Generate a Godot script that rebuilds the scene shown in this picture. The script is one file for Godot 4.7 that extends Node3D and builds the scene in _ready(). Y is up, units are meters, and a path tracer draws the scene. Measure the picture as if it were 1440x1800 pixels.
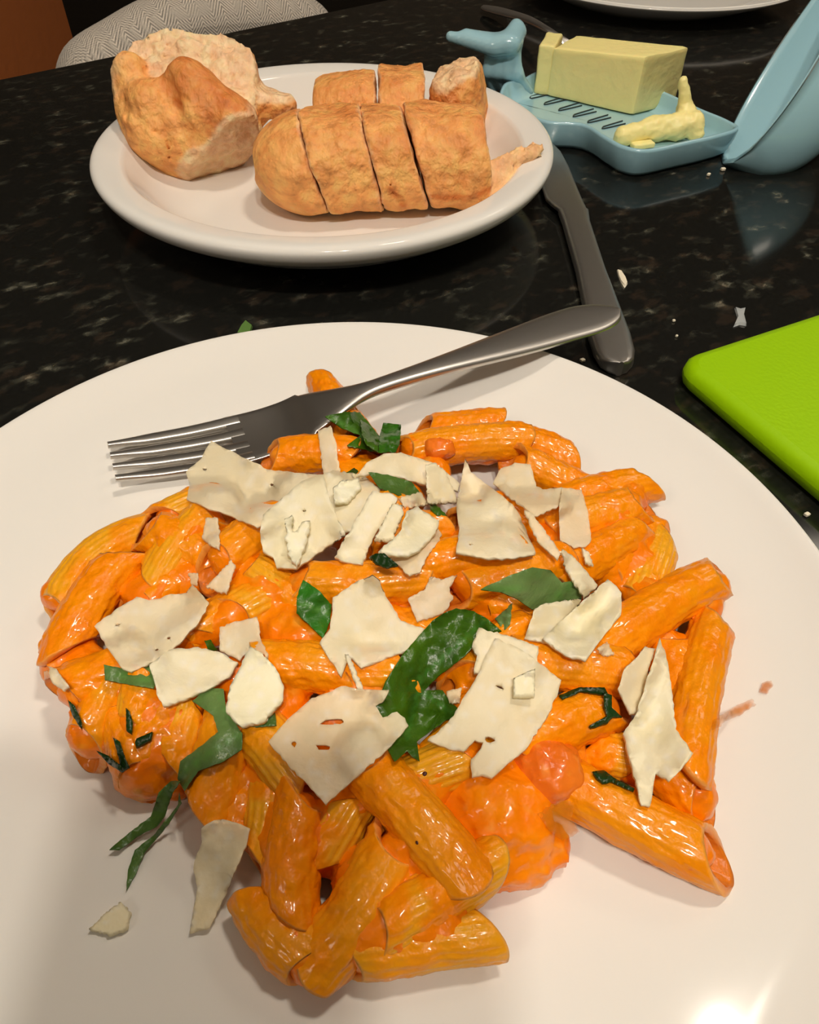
extends Node3D
# A plate of penne with tomato cream sauce on a dark stone table; units are metres, the table top is y = 0.

const EYE := Vector3(0, 0.18125, 0)
const PITCH := 0.83238
const ROLL := -0.00877
const FOCAL := 1300.0
const DISH := Vector3(-0.0186, 0, -0.1065)      # centre of the dinner plate
const FLOOR_Y := 0.0090                         # lowest point of the dinner plate's shallow bowl
const RP := 0.0059                              # penne radius
var used := {}
var rng := RandomNumberGenerator.new()
var na := FastNoiseLite.new()                   # noise per metre: coarse, fine
var nb := FastNoiseLite.new()
var M := {}
var cam_basis: Basis

# ---------------------------------------------------------------- small helpers
func numbered(n: String) -> String:
	used[n] = used.get(n, 0) + 1
	return n if used[n] == 1 else "%s_%03d" % [n, used[n] - 1]

func tag(o: Node, label: String, category := "", group := "", kind := "") -> void:
	if label: o.set_meta("label", label)
	if category: o.set_meta("category", category)
	if group: o.set_meta("group", group)
	if kind: o.set_meta("kind", kind)

func thing(called: String, at: Vector3, label: String, category: String, group := "") -> Node3D:
	var o := Node3D.new()
	o.name = numbered(called)
	add_child(o)
	o.position = at
	tag(o, label, category, group)
	return o

func part(called: String, m: Mesh, mat: Material, parent: Node3D, label := "") -> MeshInstance3D:
	var o := MeshInstance3D.new()
	o.name = called
	o.mesh = m
	o.material_override = mat
	parent.add_child(o, true)
	if label: o.set_meta("label", label)
	return o

func single(called: String, m: Mesh, mat: Material, label: String, category: String, group := "", kind := "") -> MeshInstance3D:
	var o := MeshInstance3D.new()
	o.name = numbered(called)
	o.mesh = m
	o.material_override = mat
	add_child(o)
	tag(o, label, category, group, kind)
	return o

func struct(called: String, m: Mesh, mat: Material, at := Vector3.ZERO) -> MeshInstance3D:
	var o := MeshInstance3D.new()
	o.name = called
	o.mesh = m
	o.material_override = mat
	o.position = at
	add_child(o)
	o.set_meta("kind", "structure")
	return o

func C(r: float, g: float, b: float) -> Color:      # sRGB bytes -> linear vertex colour
	return Color(r / 255.0, g / 255.0, b / 255.0).srgb_to_linear()

func P(px: float, py: float, y: float) -> Vector3:  # the point of the place at height y that the photograph shows at a pixel
	var d := cam_basis * Vector3((px - 720.0) / FOCAL, -(py - 900.0) / FOCAL, -1.0)
	return EYE + d * ((y - EYE.y) / d.y)

func PP(px: float, py: float, over: float) -> Vector3:   # the same, at a height over the dinner plate
	var p := P(px, py, FLOOR_Y + over)
	for k in 4: p = P(px, py, plate_y(p.x, p.z) + over)
	return p

func plate_y(x: float, z: float) -> float:
	var r := minf(Vector2(x - DISH.x, z - DISH.z).length(), 0.133)
	return FLOOR_Y + 0.65 * r * r + 0.0022 * pow(clampf((r - 0.118) / 0.0145, 0.0, 1.0), 2.0)

func mat(r: float, g: float, b: float, rough := 0.5, metal := 0.0) -> StandardMaterial3D:
	var m := StandardMaterial3D.new()
	m.albedo_color = Color(r / 255.0, g / 255.0, b / 255.0)
	m.roughness = rough
	m.metallic = metal
	return m

func vmat(rough := 0.5) -> StandardMaterial3D:
	var m := mat(255, 255, 255, rough)
	m.vertex_color_use_as_albedo = true
	return m

func noise_tex(freq: float, size: int, seed_: int, oct := 4, kind := FastNoiseLite.TYPE_SIMPLEX_SMOOTH) -> NoiseTexture2D:
	var t := NoiseTexture2D.new()
	t.width = size
	t.height = size
	t.seamless = true
	var n := FastNoiseLite.new()
	n.noise_type = kind
	n.frequency = freq
	n.seed = seed_
	n.fractal_octaves = oct
	t.noise = n
	return t

func relief(m: StandardMaterial3D, tex: Texture2D, per_metre: float, cm: float) -> void:
	m.uv1_triplanar = true
	m.uv1_scale = Vector3.ONE * per_metre
	m.heightmap_enabled = true
	m.heightmap_texture = tex
	m.heightmap_scale = cm

# ---------------------------------------------------------------- mesh helpers
func make_mesh(v: PackedVector3Array, idx: PackedInt32Array, col := PackedColorArray(), uv := PackedVector2Array()) -> ArrayMesh:
	var nrm := PackedVector3Array()
	nrm.resize(v.size())
	for t in range(0, idx.size(), 3):
		var a := idx[t]
		var b := idx[t + 1]
		var c := idx[t + 2]
		var n := (v[c] - v[a]).cross(v[b] - v[a])
		nrm[a] += n
		nrm[b] += n
		nrm[c] += n
	for i in nrm.size():
		nrm[i] = nrm[i].normalized() if nrm[i].length_squared() > 1e-30 else Vector3.UP
	var arr := []
	arr.resize(Mesh.ARRAY_MAX)
	arr[Mesh.ARRAY_VERTEX] = v
	arr[Mesh.ARRAY_NORMAL] = nrm
	arr[Mesh.ARRAY_INDEX] = idx
	if col.size(): arr[Mesh.ARRAY_COLOR] = col
	if uv.size(): arr[Mesh.ARRAY_TEX_UV] = uv
	var m := ArrayMesh.new()
	m.add_surface_from_arrays(Mesh.PRIMITIVE_TRIANGLES, arr)
	return m

func lathe(profile: Array, seg := 128) -> ArrayMesh:   # profile of Vector2(radius, y), closed from inside centre over the rim to underside centre
	var v := PackedVector3Array()
	var idx := PackedInt32Array()
	var n := profile.size()
	for i in seg:
		var a := TAU * i / seg
		for p in profile:
			v.append(Vector3(p.x * cos(a), p.y, p.x * sin(a)))
	for i in seg:
		var j := (i + 1) % seg
		for k in n - 1:
			idx.append_array([i * n + k, i * n + k + 1, j * n + k, j * n + k, i * n + k + 1, j * n + k + 1])
	return make_mesh(v, idx)

func smooth_path(pts: Array, per := 8) -> Array:       # Catmull-Rom through open points (Vector2 or Vector3)
	var out := []
	for i in pts.size() - 1:
		var a = pts[maxi(i - 1, 0)]
		var b = pts[i]
		var c = pts[i + 1]
		var d = pts[mini(i + 2, pts.size() - 1)]
		for k in per:
			out.append(b.cubic_interpolate(c, a, d, float(k) / per))
	out.append(pts[-1])
	return out

func smooth_loop(pts: Array, per := 8) -> Array:
	var out := []
	var n := pts.size()
	for i in n:
		for k in per:
			out.append(pts[i].cubic_interpolate(pts[(i + 1) % n], pts[(i + n - 1) % n], pts[(i + 2) % n], float(k) / per))
	return out

func loft(rings: Array, closed_ring := true, cap0 := true, cap1 := true, col := Color.WHITE) -> ArrayMesh:  # rings: arrays of Vector3 of equal size
	var v := PackedVector3Array()
	var idx := PackedInt32Array()
	var n: int = rings[0].size()
	for r in rings:
		for p in r: v.append(p)
	for i in rings.size() - 1:
		for k in (n if closed_ring else n - 1):
			var a := i * n + k
			var b := i * n + (k + 1) % n
			idx.append_array([a, a + n, b, b, a + n, b + n])
	for e in 2:
		if not ([cap0, cap1][e]): continue
		var base := 0 if e == 0 else (rings.size() - 1) * n
		var c := Vector3.ZERO
		for k in n: c += v[base + k]
		var first := v.size()
		for k in n: v.append(v[base + k])
		v.append(c / n)
		for k in n:
			if e == 0: idx.append_array([first + n, first + k, first + (k + 1) % n])
			else: idx.append_array([first + n, first + (k + 1) % n, first + k])
	var cc := PackedColorArray()
	if col != Color.WHITE:
		cc.resize(v.size())
		cc.fill(col)
	return make_mesh(v, idx, cc)

func box_mesh(size: Vector3, bevel := 0.0, corner := 0.0) -> ArrayMesh:   # box with rounded vertical and horizontal edges, base at y = 0
	var rings := []
	var b := minf(bevel, minf(size.x, minf(size.y, size.z)) * 0.49)
	for k in 9:
		var inset: float
		var y: float
		if k < 4:
			inset = b * (1.0 - sin(k / 3.0 * PI / 2))
			y = b * (1.0 - cos(k / 3.0 * PI / 2))
		else:
			inset = b * (1.0 - cos((k - 5) / 3.0 * PI / 2)) if k > 4 else 0.0
			y = size.y - b + (b * sin((k - 5) / 3.0 * PI / 2) if k > 4 else 0.0)
		var ring := []
		var hx := size.x / 2 - inset
		var hz := size.z / 2 - inset
		var r := maxf(maxf(b, corner) - inset, 0.0001)
		for q in 4:
			for s in 5:
				var a := PI / 2 * (q + s / 4.0)
				ring.append(Vector3([1, -1, -1, 1][q] * (hx - r) + r * cos(a), y, [1, 1, -1, -1][q] * (hz - r) + r * sin(a)))
		rings.append(ring)
	return loft(rings)

# surface nets over a filled grid: F holds a signed distance at each grid point
func nets(F: PackedFloat32Array, n: Vector3i, lo: Vector3, cell: float, colour: Callable) -> ArrayMesh:
	var v := PackedVector3Array()
	var idx := PackedInt32Array()
	var col := PackedColorArray()
	var at := {}
	var sx := 1
	var sy := n.x
	var sz := n.x * n.y
	var offs := [0, sx, sy, sx + sy, sz, sx + sz, sy + sz, sx + sy + sz]
	var cor := [Vector3(0, 0, 0), Vector3(1, 0, 0), Vector3(0, 1, 0), Vector3(1, 1, 0), Vector3(0, 0, 1), Vector3(1, 0, 1), Vector3(0, 1, 1), Vector3(1, 1, 1)]
	var edges := [[0, 1], [2, 3], [4, 5], [6, 7], [0, 2], [1, 3], [4, 6], [5, 7], [0, 4], [1, 5], [2, 6], [3, 7]]
	var far := cell * 8.0
	for z in n.z - 1:
		for y in n.y - 1:
			var row := z * sz + y * sy
			for x in n.x - 1:
				var o := row + x
				var f0 := F[o]
				if f0 > far or f0 < -far: continue
				var neg := 0
				for k in 8:
					if F[o + offs[k]] < 0.0: neg += 1
				if neg == 0 or neg == 8: continue
				var s := Vector3.ZERO
				var c := 0
				for e in edges:
					var a := F[o + offs[e[0]]]
					var b := F[o + offs[e[1]]]
					if (a < 0.0) != (b < 0.0):
						s += cor[e[0]].lerp(cor[e[1]], a / (a - b))
						c += 1
				at[o] = v.size()
				var p := lo + (Vector3(x, y, z) + s / c) * cell
				v.append(p)
				col.append(colour.call(p))
	for o in at:
		var x: int = o % n.x
		var y: int = (o / n.x) % n.y
		var z: int = o / sz
		var inside := F[o] < 0.0
		if y > 0 and z > 0 and (F[o + sx] < 0.0) != inside: quad(idx, at, o, o - sy, o - sy - sz, o - sz, inside)
		if x > 0 and z > 0 and (F[o + sy] < 0.0) != inside: quad(idx, at, o, o - sz, o - sx - sz, o - sx, inside)
		if x > 0 and y > 0 and (F[o + sz] < 0.0) != inside: quad(idx, at, o, o - sx, o - sx - sy, o - sy, inside)
	return make_mesh(v, idx, col)

func quad(idx: PackedInt32Array, at: Dictionary, a: int, b: int, c: int, d: int, inside: bool) -> void:
	if not (at.has(a) and at.has(b) and at.has(c) and at.has(d)): return
	if inside: idx.append_array([at[a], at[c], at[b], at[a], at[d], at[c]])
	else: idx.append_array([at[a], at[b], at[c], at[a], at[c], at[d]])

func field(lo: Vector3, hi: Vector3, cell: float, f: Callable, colour: Callable) -> ArrayMesh:
	var n := Vector3i(((hi - lo) / cell).ceil()) + Vector3i.ONE
	var F := PackedFloat32Array()
	F.resize(n.x * n.y * n.z)
	var i := 0
	for z in n.z:
		for y in n.y:
			for x in n.x:
				F[i] = f.call(lo + Vector3(x, y, z) * cell)
				i += 1
	return nets(F, n, lo, cell, colour)

func capsule(p: Vector3, a: Vector3, b: Vector3, ra: float, rb: float) -> float:
	var ab := b - a
	var t := clampf((p - a).dot(ab) / ab.length_squared(), 0.0, 1.0)
	return p.distance_to(a + ab * t) - lerpf(ra, rb, t)

func smin(a: float, b: float, k: float) -> float:
	var h := maxf(k - absf(a - b), 0.0) / k
	return minf(a, b) - h * h * k * 0.25

# ---------------------------------------------------------------- the scene
func _ready() -> void:
	rng.seed = 7
	na.seed = 3
	na.frequency = 60.0
	na.fractal_octaves = 3
	nb.seed = 11
	nb.frequency = 260.0
	nb.fractal_octaves = 2
	cam_basis = Basis(Vector3.RIGHT, -PITCH) * Basis(Vector3.BACK, -ROLL)
	var cam := Camera3D.new()
	cam.name = "camera"
	cam.fov = rad_to_deg(2.0 * atan(900.0 / FOCAL))
	cam.near = 0.02
	cam.far = 20.0
	cam.position = EYE
	cam.basis = cam_basis
	add_child(cam)
	cam.current = true
	var env := Environment.new()
	env.background_mode = Environment.BG_COLOR
	env.background_color = Color(0.02, 0.018, 0.015)
	env.tonemap_mode = Environment.TONE_MAPPER_LINEAR
	env.tonemap_exposure = 1.03
	env.sdfgi_enabled = true
	env.ssao_enabled = true
	env.ssil_enabled = true
	var we := WorldEnvironment.new()
	we.name = "surroundings"
	we.environment = env
	add_child(we)
	lamp(Vector3(0.285, 1.15, -0.395), 6, 0.013, 0.062, "brass pendant lamp with six round bulbs, out of view, placed to light the table from the far side")  # out of view; placed for the plate glint and the light on the food
	lamp(Vector3(0.12, 0.95, 0.31), 1, 0.030, 0.285, "single globe pendant lamp out of view, placed to light the plates from the near side, the right one of two")  # unseen near pair: lights the fronts and throws the phone's shadow on the plate
	lamp(Vector3(-0.01, 0.95, 0.31), 1, 0.030, 0.285, "single globe pendant lamp out of view, placed to light the plates from the near side, the left one of two")  # left one of the unseen near pair
	phone()
	fill_panel(Vector3(-1.3, 1.685, 1.1), 0.6)
	fill_panel(Vector3(1.4, 1.685, -1.3), 0.4)
	materials()
	room()
	table_and_chair()
	plates()
	plate_heights()
	bread()
	butter()
	cutlery()
	board()
	pasta()
	toppings()
	crumbs()

func lamp(at: Vector3, bulbs: int, radius: float, energy: float, label: String) -> void:
	var t := thing("unseen_pendant_lamp", at, label, "lamp")
	var brass := mat(150, 120, 70, 0.35, 1.0)
	var bar := CylinderMesh.new()
	bar.top_radius = 0.006
	bar.bottom_radius = 0.006
	bar.height = 0.6
	part("stem", bar, brass, t).position.y = 0.34
	part("frame", box_mesh(Vector3(0.19, 0.012, 0.12) if bulbs > 1 else Vector3(0.05, 0.012, 0.05), 0.004), brass, t).position.y = 0.035
	var glow := mat(255, 225, 180, 0.4)
	glow.emission_enabled = true
	glow.emission = Color(1.0, 0.82, 0.6)
	glow.emission_energy_multiplier = 6.0
	var ball := SphereMesh.new()
	ball.radius = radius + 0.001
	ball.height = radius * 2.0 + 0.002
	for k in bulbs:
		var p := Vector3((k % 3 - 1) * 0.05, 0.0, (k / 3 - 0.5) * 0.05) if bulbs > 1 else Vector3(0, -radius, 0)
		part("bulb", ball, glow, t).position = p + Vector3(0, 0.012, 0)
		var l := OmniLight3D.new()
		l.name = "bulb_light"
		l.light_color = Color(1.0, 0.965, 0.915)
		l.light_energy = energy
		l.light_size = radius
		l.omni_range = 12.0
		l.omni_attenuation = 2.0
		l.shadow_enabled = true
		t.add_child(l, true)
		l.position = p + Vector3(0, 0.012, 0)

func phone() -> void:
	# the telephone that takes the picture: its lens is the camera, its body shades the near edge of the plate
	var t := thing("smartphone", EYE, "black smartphone held over the near edge of the dinner plate", "phone")
	t.basis = cam_basis
	var black := mat(24, 24, 26, 0.3)
	var body := part("body", box_mesh(Vector3(0.078, 0.0085, 0.160), 0.003), black, t)
	body.rotation.x = PI / 2
	body.position = Vector3(-0.024, -0.0670, 0.0133)
	var ring := CylinderMesh.new()
	ring.top_radius = 0.0075
	ring.bottom_radius = 0.0075
	ring.height = 0.0015
	var lens := part("lens_ring", ring, black, t)
	lens.rotation.x = PI / 2
	lens.position = Vector3(0, 0, 0.0042)

func fill_panel(at: Vector3, energy: float) -> void:  # added fill: brightens the room and what the steel reflects
	var t := thing("added_fill_light", at, "added square fill panel under the ceiling, out of view, %s" % ("behind the photographer" if at.z > 0 else "beyond the table"), "fill light")
	part("frame", box_mesh(Vector3(0.64, 0.016, 0.64), 0.004), mat(230, 228, 222, 0.6), t)
	var glow := mat(255, 240, 220, 0.5)
	glow.emission_enabled = true
	glow.emission = Color(1.0, 0.93, 0.84)
	glow.emission_energy_multiplier = 1.5
	part("panel", box_mesh(Vector3(0.58, 0.006, 0.58), 0.002), glow, t).position.y = -0.004
	var l := AreaLight3D.new()
	l.name = "fill_panel_light"
	l.area_size = Vector2(0.56, 0.56)
	l.light_color = Color(1.0, 0.95, 0.88)
	l.light_energy = energy
	l.area_range = 12.0
	l.area_attenuation = 2.0
	l.shadow_enabled = true
	t.add_child(l)
	l.position.y = -0.008
	l.rotation.x = -PI / 2

func materials() -> void:
	var m := mat(234, 231, 224, 0.07)
	m.metallic_specular = 0.32
	M.china = m
	m = mat(206, 202, 196, 0.36, 1.0)
	M.steel = m
	# penne and sauce
	m = vmat(0.36)
	m.metallic_specular = 0.32
	m.clearcoat_enabled = true
	m.clearcoat = 0.45
	m.clearcoat_roughness = 0.09
	relief(m, noise_tex(0.03, 512, 21, 3), 22.0, 0.035)
	M.penne = m
	m = vmat(0.34)
	m.metallic_specular = 0.32
	m.clearcoat_enabled = true
	m.clearcoat = 0.5
	m.clearcoat_roughness = 0.09
	relief(m, noise_tex(0.02, 512, 22, 3), 22.0, 0.04)
	M.sauce = m
	m = vmat(0.5)
	m.transparency = BaseMaterial3D.TRANSPARENCY_ALPHA
	relief(m, noise_tex(0.04, 512, 23, 4), 25.0, 0.012)
	m.backlight_enabled = true
	m.backlight = Color(0.22, 0.20, 0.16)
	M.cheese = m
	m = vmat(0.35)
	m.transparency = BaseMaterial3D.TRANSPARENCY_ALPHA
	M.film = m
	m = vmat(0.34)
	m.backlight_enabled = true
	m.backlight = Color(0.3, 0.4, 0.08)
	relief(m, noise_tex(0.03, 512, 24, 4), 30.0, 0.02)
	M.basil = m
	# bread
	m = vmat(0.62)
	m.albedo_texture = crust_tex()
	relief(m, noise_tex(0.03, 512, 25, 5), 10.0, 0.18)
	M.bread = m
	m = mat(253, 236, 158, 0.42)
	m.subsurf_scatter_enabled = true
	m.subsurf_scatter_strength = 0.12
	relief(m, noise_tex(0.02, 512, 26, 4), 12.0, 0.03)
	M.butter = m
	m = mat(156, 198, 210, 0.2)
	m.clearcoat_enabled = true
	m.clearcoat = 0.5
	m.clearcoat_roughness = 0.08
	M.teal = m
	M.ink = mat(38, 52, 54, 0.5)
	m = mat(150, 198, 0, 0.45)
	m.metallic_specular = 0.3
	relief(m, noise_tex(0.08, 256, 27, 3), 20.0, 0.008)
	M.green = m

func crust_tex() -> ImageTexture:
	var n := FastNoiseLite.new()
	n.seed = 31
	n.frequency = 0.02
	n.fractal_octaves = 5
	var a := n.get_seamless_image(512, 512)
	n.seed = 32
	n.frequency = 0.006
	var b := n.get_seamless_image(512, 512)
	var da := a.get_data()
	var db := b.get_data()
	var out := PackedByteArray()
	out.resize(512 * 512 * 3)
	for i in 512 * 512:
		var k := clampf(0.92 + (da[i] - 128) / 255.0 * 0.30 + (db[i] - 128) / 255.0 * 0.16, 0.0, 1.0)
		out[i * 3] = int(255 * minf(1.0, k * 1.12))
		out[i * 3 + 1] = int(255 * k)
		out[i * 3 + 2] = int(255 * maxf(0.0, k * 1.02 - 0.05))
	return ImageTexture.create_from_image(Image.create_from_data(512, 512, false, Image.FORMAT_RGB8, out))

func granite() -> StandardMaterial3D:
	var s := 1024
	var imgs := []
	for k in 4:
		var n := FastNoiseLite.new()
		n.seed = 40 + k
		n.frequency = [0.008, 0.022, 0.018, 0.1][k]
		n.fractal_octaves = [4, 4, 3, 2][k]
		n.noise_type = FastNoiseLite.TYPE_SIMPLEX_SMOOTH
		n.domain_warp_enabled = k < 3
		n.domain_warp_amplitude = 22.0
		imgs.append(n.get_seamless_image(s, s).get_data())
	var out := PackedByteArray()
	out.resize(s * s * 3)
	for i in s * s:
		var a: float = imgs[0][i] / 255.0
		var b: float = imgs[1][i] / 255.0
		var c: float = imgs[2][i] / 255.0
		var d: float = imgs[3][i] / 255.0
		var grey := smoothstep(0.52, 0.8, b) * smoothstep(0.3, 0.7, a)
		var brown := smoothstep(0.6, 0.85, c) * 0.7
		var fleck := smoothstep(0.74, 0.9, b) * smoothstep(0.5, 0.7, a) * 0.6
		var base := 21.0 + 6.0 * d
		out[i * 3] = int(clampf(base + grey * 34 + brown * 24 + fleck * 90, 0, 255))
		out[i * 3 + 1] = int(clampf(base + grey * 34 + brown * 15 + fleck * 86, 0, 255))
		out[i * 3 + 2] = int(clampf(base * 0.9 + grey * 28 + brown * 10 + fleck * 78, 0, 255))
	var m := StandardMaterial3D.new()
	m.albedo_texture = ImageTexture.create_from_image(Image.create_from_data(s, s, false, Image.FORMAT_RGB8, out))
	m.uv1_triplanar = true
	m.uv1_scale = Vector3(2.7, 2.7, 4.2)
	m.roughness = 0.09
	m.metallic_specular = 0.5
	return m

func tweed() -> StandardMaterial3D:
	var s := 512
	var img := Image.create(s, s, false, Image.FORMAT_RGB8)
	var r := RandomNumberGenerator.new()
	r.seed = 5
	for y in s:
		for x in s:
			var column := x / 64
			var k := x % 64
			var slope := y + (k if column % 2 == 0 else 64 - k)
			var up := 1.0 if (slope % 16) < 8 else 0.0
			var v := lerpf(0.52, 0.86, up) + r.randf_range(-0.14, 0.14)
			img.set_pixel(x, y, Color(v * 1.02, v * 0.97, v * 0.9))
	var m := StandardMaterial3D.new()
	m.albedo_texture = ImageTexture.create_from_image(img)
	m.uv1_triplanar = true
	m.uv1_scale = Vector3.ONE * 11.0
	m.roughness = 0.9
	m.rim_enabled = true
	m.rim = 0.3
	return m

func room() -> void:
	var wall := mat(176, 160, 140, 0.85)
	var wood := mat(30, 24, 20, 0.5)
	wood.albedo_texture = noise_tex(0.01, 512, 60)
	wood.uv1_triplanar = true
	wood.uv1_scale = Vector3(0.6, 0.6, 4.0)
	var b := func(size: Vector3) -> BoxMesh:
		var m := BoxMesh.new()
		m.size = size
		return m
	struct("floor", b.call(Vector3(6.2, 0.1, 8.2)), wood, Vector3(0, -0.80, -1.0))
	struct("ceiling", b.call(Vector3(6.2, 0.1, 8.2)), mat(205, 198, 188, 0.9), Vector3(0, 1.75, -1.0))
	struct("wall_back", b.call(Vector3(6.2, 2.5, 0.1)), wall, Vector3(0, 0.475, -5.05))
	struct("wall_front", b.call(Vector3(6.2, 2.5, 0.1)), wall, Vector3(0, 0.475, 3.05))
	struct("wall_left", b.call(Vector3(0.1, 2.5, 8.0)), wall, Vector3(-3.05, 0.475, -1.0))
	struct("wall_right", b.call(Vector3(0.1, 2.5, 8.0)), wall, Vector3(3.05, 0.475, -1.0))

func table_and_chair() -> void:
	var e0 := P(0, 137, 0)
	var e1 := P(613, 12, 0)
	var along := (e1 - e0).normalized()
	var away := Vector3(along.z, 0, -along.x)
	if away.z > 0: away = -away
	var reach := e0.dot(away)
	var mid := along * 0.25 + away * (reach - 0.525)
	var ang := atan2(-along.z, along.x)
	var t := thing("dining_table", Vector3(mid.x, -0.75, mid.z), "dining table with polished black stone top flecked grey", "table")
	t.rotation.y = ang
	part("tabletop", box_mesh(Vector3(1.9, 0.03, 1.05), 0.004), granite(), t, "polished black speckled stone slab").position.y = 0.72
	var dark := mat(40, 32, 28, 0.5)
	part("apron", box_mesh(Vector3(1.6, 0.08, 0.76), 0.005), dark, t).position.y = 0.64
	for sx in [-1, 1]:
		for sz in [-1, 1]:
			part("leg", box_mesh(Vector3(0.07, 0.64, 0.07), 0.006), dark, t).position = Vector3(sx * 0.76, 0, sz * 0.36)
	# the chair opposite: a low upholstered back whose top just clears the table
	var cd := reach + 0.07
	var hit := func(px: float, py: float) -> Vector3:
		var d := P(px, py, 0.0) - EYE
		return EYE + d * (cd / d.dot(away))
	var pl: Vector3 = hit.call(97, 100)
	var pr: Vector3 = hit.call(615, 12)
	var top_l: Vector3 = hit.call(300, 19)
	var base_c := (pl + pr) / 2
	var c := thing("dining_chair", Vector3(base_c.x, -0.75, base_c.z), "chair in grey herringbone tweed drawn up to the far table edge", "chair")
	c.rotation.y = ang
	var cloth := tweed()
	var w: float = (pr - pl).dot(along)
	var h: float = top_l.y + 0.75
	# back panel: rounded outline, lofted through its thickness
	var prof := []
	var y0 := 0.44
	prof = [Vector2(-w / 2 + 0.015, y0), Vector2(-w / 2 + 0.003, y0 + 0.1), Vector2(-w / 2, h - 0.075), Vector2(-w / 2 + 0.014, h - 0.026), Vector2(-w / 2 + 0.06, h - 0.006), Vector2(-0.02, h + 0.006), Vector2(w / 2 - 0.06, h - 0.006), Vector2(w / 2 - 0.014, h - 0.026), Vector2(w / 2, h - 0.075), Vector2(w / 2 - 0.003, y0 + 0.1), Vector2(w / 2 - 0.015, y0)]
	var outline := smooth_path(prof, 6)
	var rings := []
	for k in 9:
		var a := PI * k / 8.0 - PI / 2
		var ring := []
		var inset := 0.022 * (1 - cos(a))
		for p in outline:
			var q := Vector2(p.x, p.y)
			var cen := Vector2(0, (h + y0) / 2)
			var dir := (cen - q).normalized()
			q += dir * inset
			ring.append(Vector3(q.x, q.y, sin(a) * 0.03 - 0.03))
		ring.reverse()
		rings.append(ring)
	part("backrest", loft(rings), cloth, c)
	part("seat", box_mesh(Vector3(w + 0.02, 0.09, 0.46), 0.03), cloth, c).position = Vector3(0, 0.38, 0.22)
	for sx in [-1, 1]:
		for z in [0.0, 0.42]:
			part("leg", box_mesh(Vector3(0.035, 0.38, 0.035), 0.004), dark, c).position = Vector3(sx * (w / 2 - 0.03), 0, z)
	# wooden cabinet at the far left
	var ca := EYE + (P(20, 60, 0.0) - EYE).normalized() * 1.55
	var cab := thing("wooden_cabinet", Vector3(ca.x - 0.262, -0.75, ca.z - 0.2), "warm brown wooden cabinet standing on the floor beyond the chair", "cabinet")
	var oak := mat(205, 118, 62, 0.5)
	relief(oak, noise_tex(0.02, 256, 61), 6.0, 0.05)
	part("body", box_mesh(Vector3(0.4, 0.86, 0.4), 0.006), oak, cab)
	part("door", box_mesh(Vector3(0.36, 0.74, 0.02), 0.004), oak, cab).position = Vector3(0, 0.06, 0.205)

func plate_mesh(prof: Array, seg := 160) -> ArrayMesh:
	return lathe(smooth_path(prof, 5), seg)

func plates() -> void:
	var prof := []
	for k in 34:
		var r := k * 0.004
		prof.append(Vector2(r, plate_y(DISH.x + r, DISH.z)))
	prof += [Vector2(0.1342, 0.0228), Vector2(0.1352, 0.0222), Vector2(0.1350, 0.0205), Vector2(0.130, 0.0150), Vector2(0.115, 0.0095), Vector2(0.09, 0.0042), Vector2(0.078, 0.0), Vector2(0.074, 0.0), Vector2(0.072, 0.0025), Vector2(0.0, 0.003)]
	var o := single("dinner_plate", plate_mesh(prof, 224), M.china, "large white dinner plate holding the penne pasta", "plate")
	o.position = DISH
	# bread plate: broad rim falling into a deeper well
	prof = [Vector2(0.0, 0.0070), Vector2(0.06, 0.0072), Vector2(0.078, 0.0085), Vector2(0.090, 0.0140), Vector2(0.0985, 0.0240), Vector2(0.1015, 0.0276), Vector2(0.1045, 0.0288), Vector2(0.1125, 0.0300), Vector2(0.1160, 0.0290), Vector2(0.1168, 0.0262), Vector2(0.114, 0.0215), Vector2(0.106, 0.0160), Vector2(0.092, 0.0075), Vector2(0.078, 0.0025), Vector2(0.072, 0.0), Vector2(0.067, 0.0), Vector2(0.065, 0.003), Vector2(0.0, 0.0035)]
	o = single("bread_plate", plate_mesh(prof, 192), M.china, "white wide-rimmed plate holding the pieces of bread", "plate")
	o.position = Vector3(-0.045, 0, -0.3983)
	prof = [Vector2(0.0, 0.007), Vector2(0.08, 0.007), Vector2(0.1, 0.011), Vector2(0.125, 0.0195), Vector2(0.128, 0.0205), Vector2(0.1295, 0.0195), Vector2(0.127, 0.0165), Vector2(0.1, 0.006), Vector2(0.083, 0.0), Vector2(0.078, 0.0), Vector2(0.0, 0.003)]
	o = single("far_plate", plate_mesh(prof, 160), M.china, "white plate at the far end of the table behind the butter", "plate")
	var near := P(1138, 14, 0.019)
	var dir := Vector3(near.x, 0, near.z).normalized()
	o.position = Vector3(near.x, 0, near.z) + dir * 0.128


# ---------------------------------------------------------------- bread
func bread_colour(p: Vector3, crumb: float, dark: float) -> Color:
	var k := 0.5 + 0.5 * na.get_noise_3dv(p)
	var f := 0.5 + 0.5 * nb.get_noise_3dv(p * 0.7)
	var crust := C(252, 196, 116).lerp(C(216, 138, 66), clampf(k * 1.1 + dark, 0, 1)).lerp(C(240, 190, 122), smoothstep(0.6, 0.9, f) * 0.5)
	var white := C(252, 236, 198).lerp(C(236, 206, 154), f)
	return crust.lerp(white, crumb)

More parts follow.
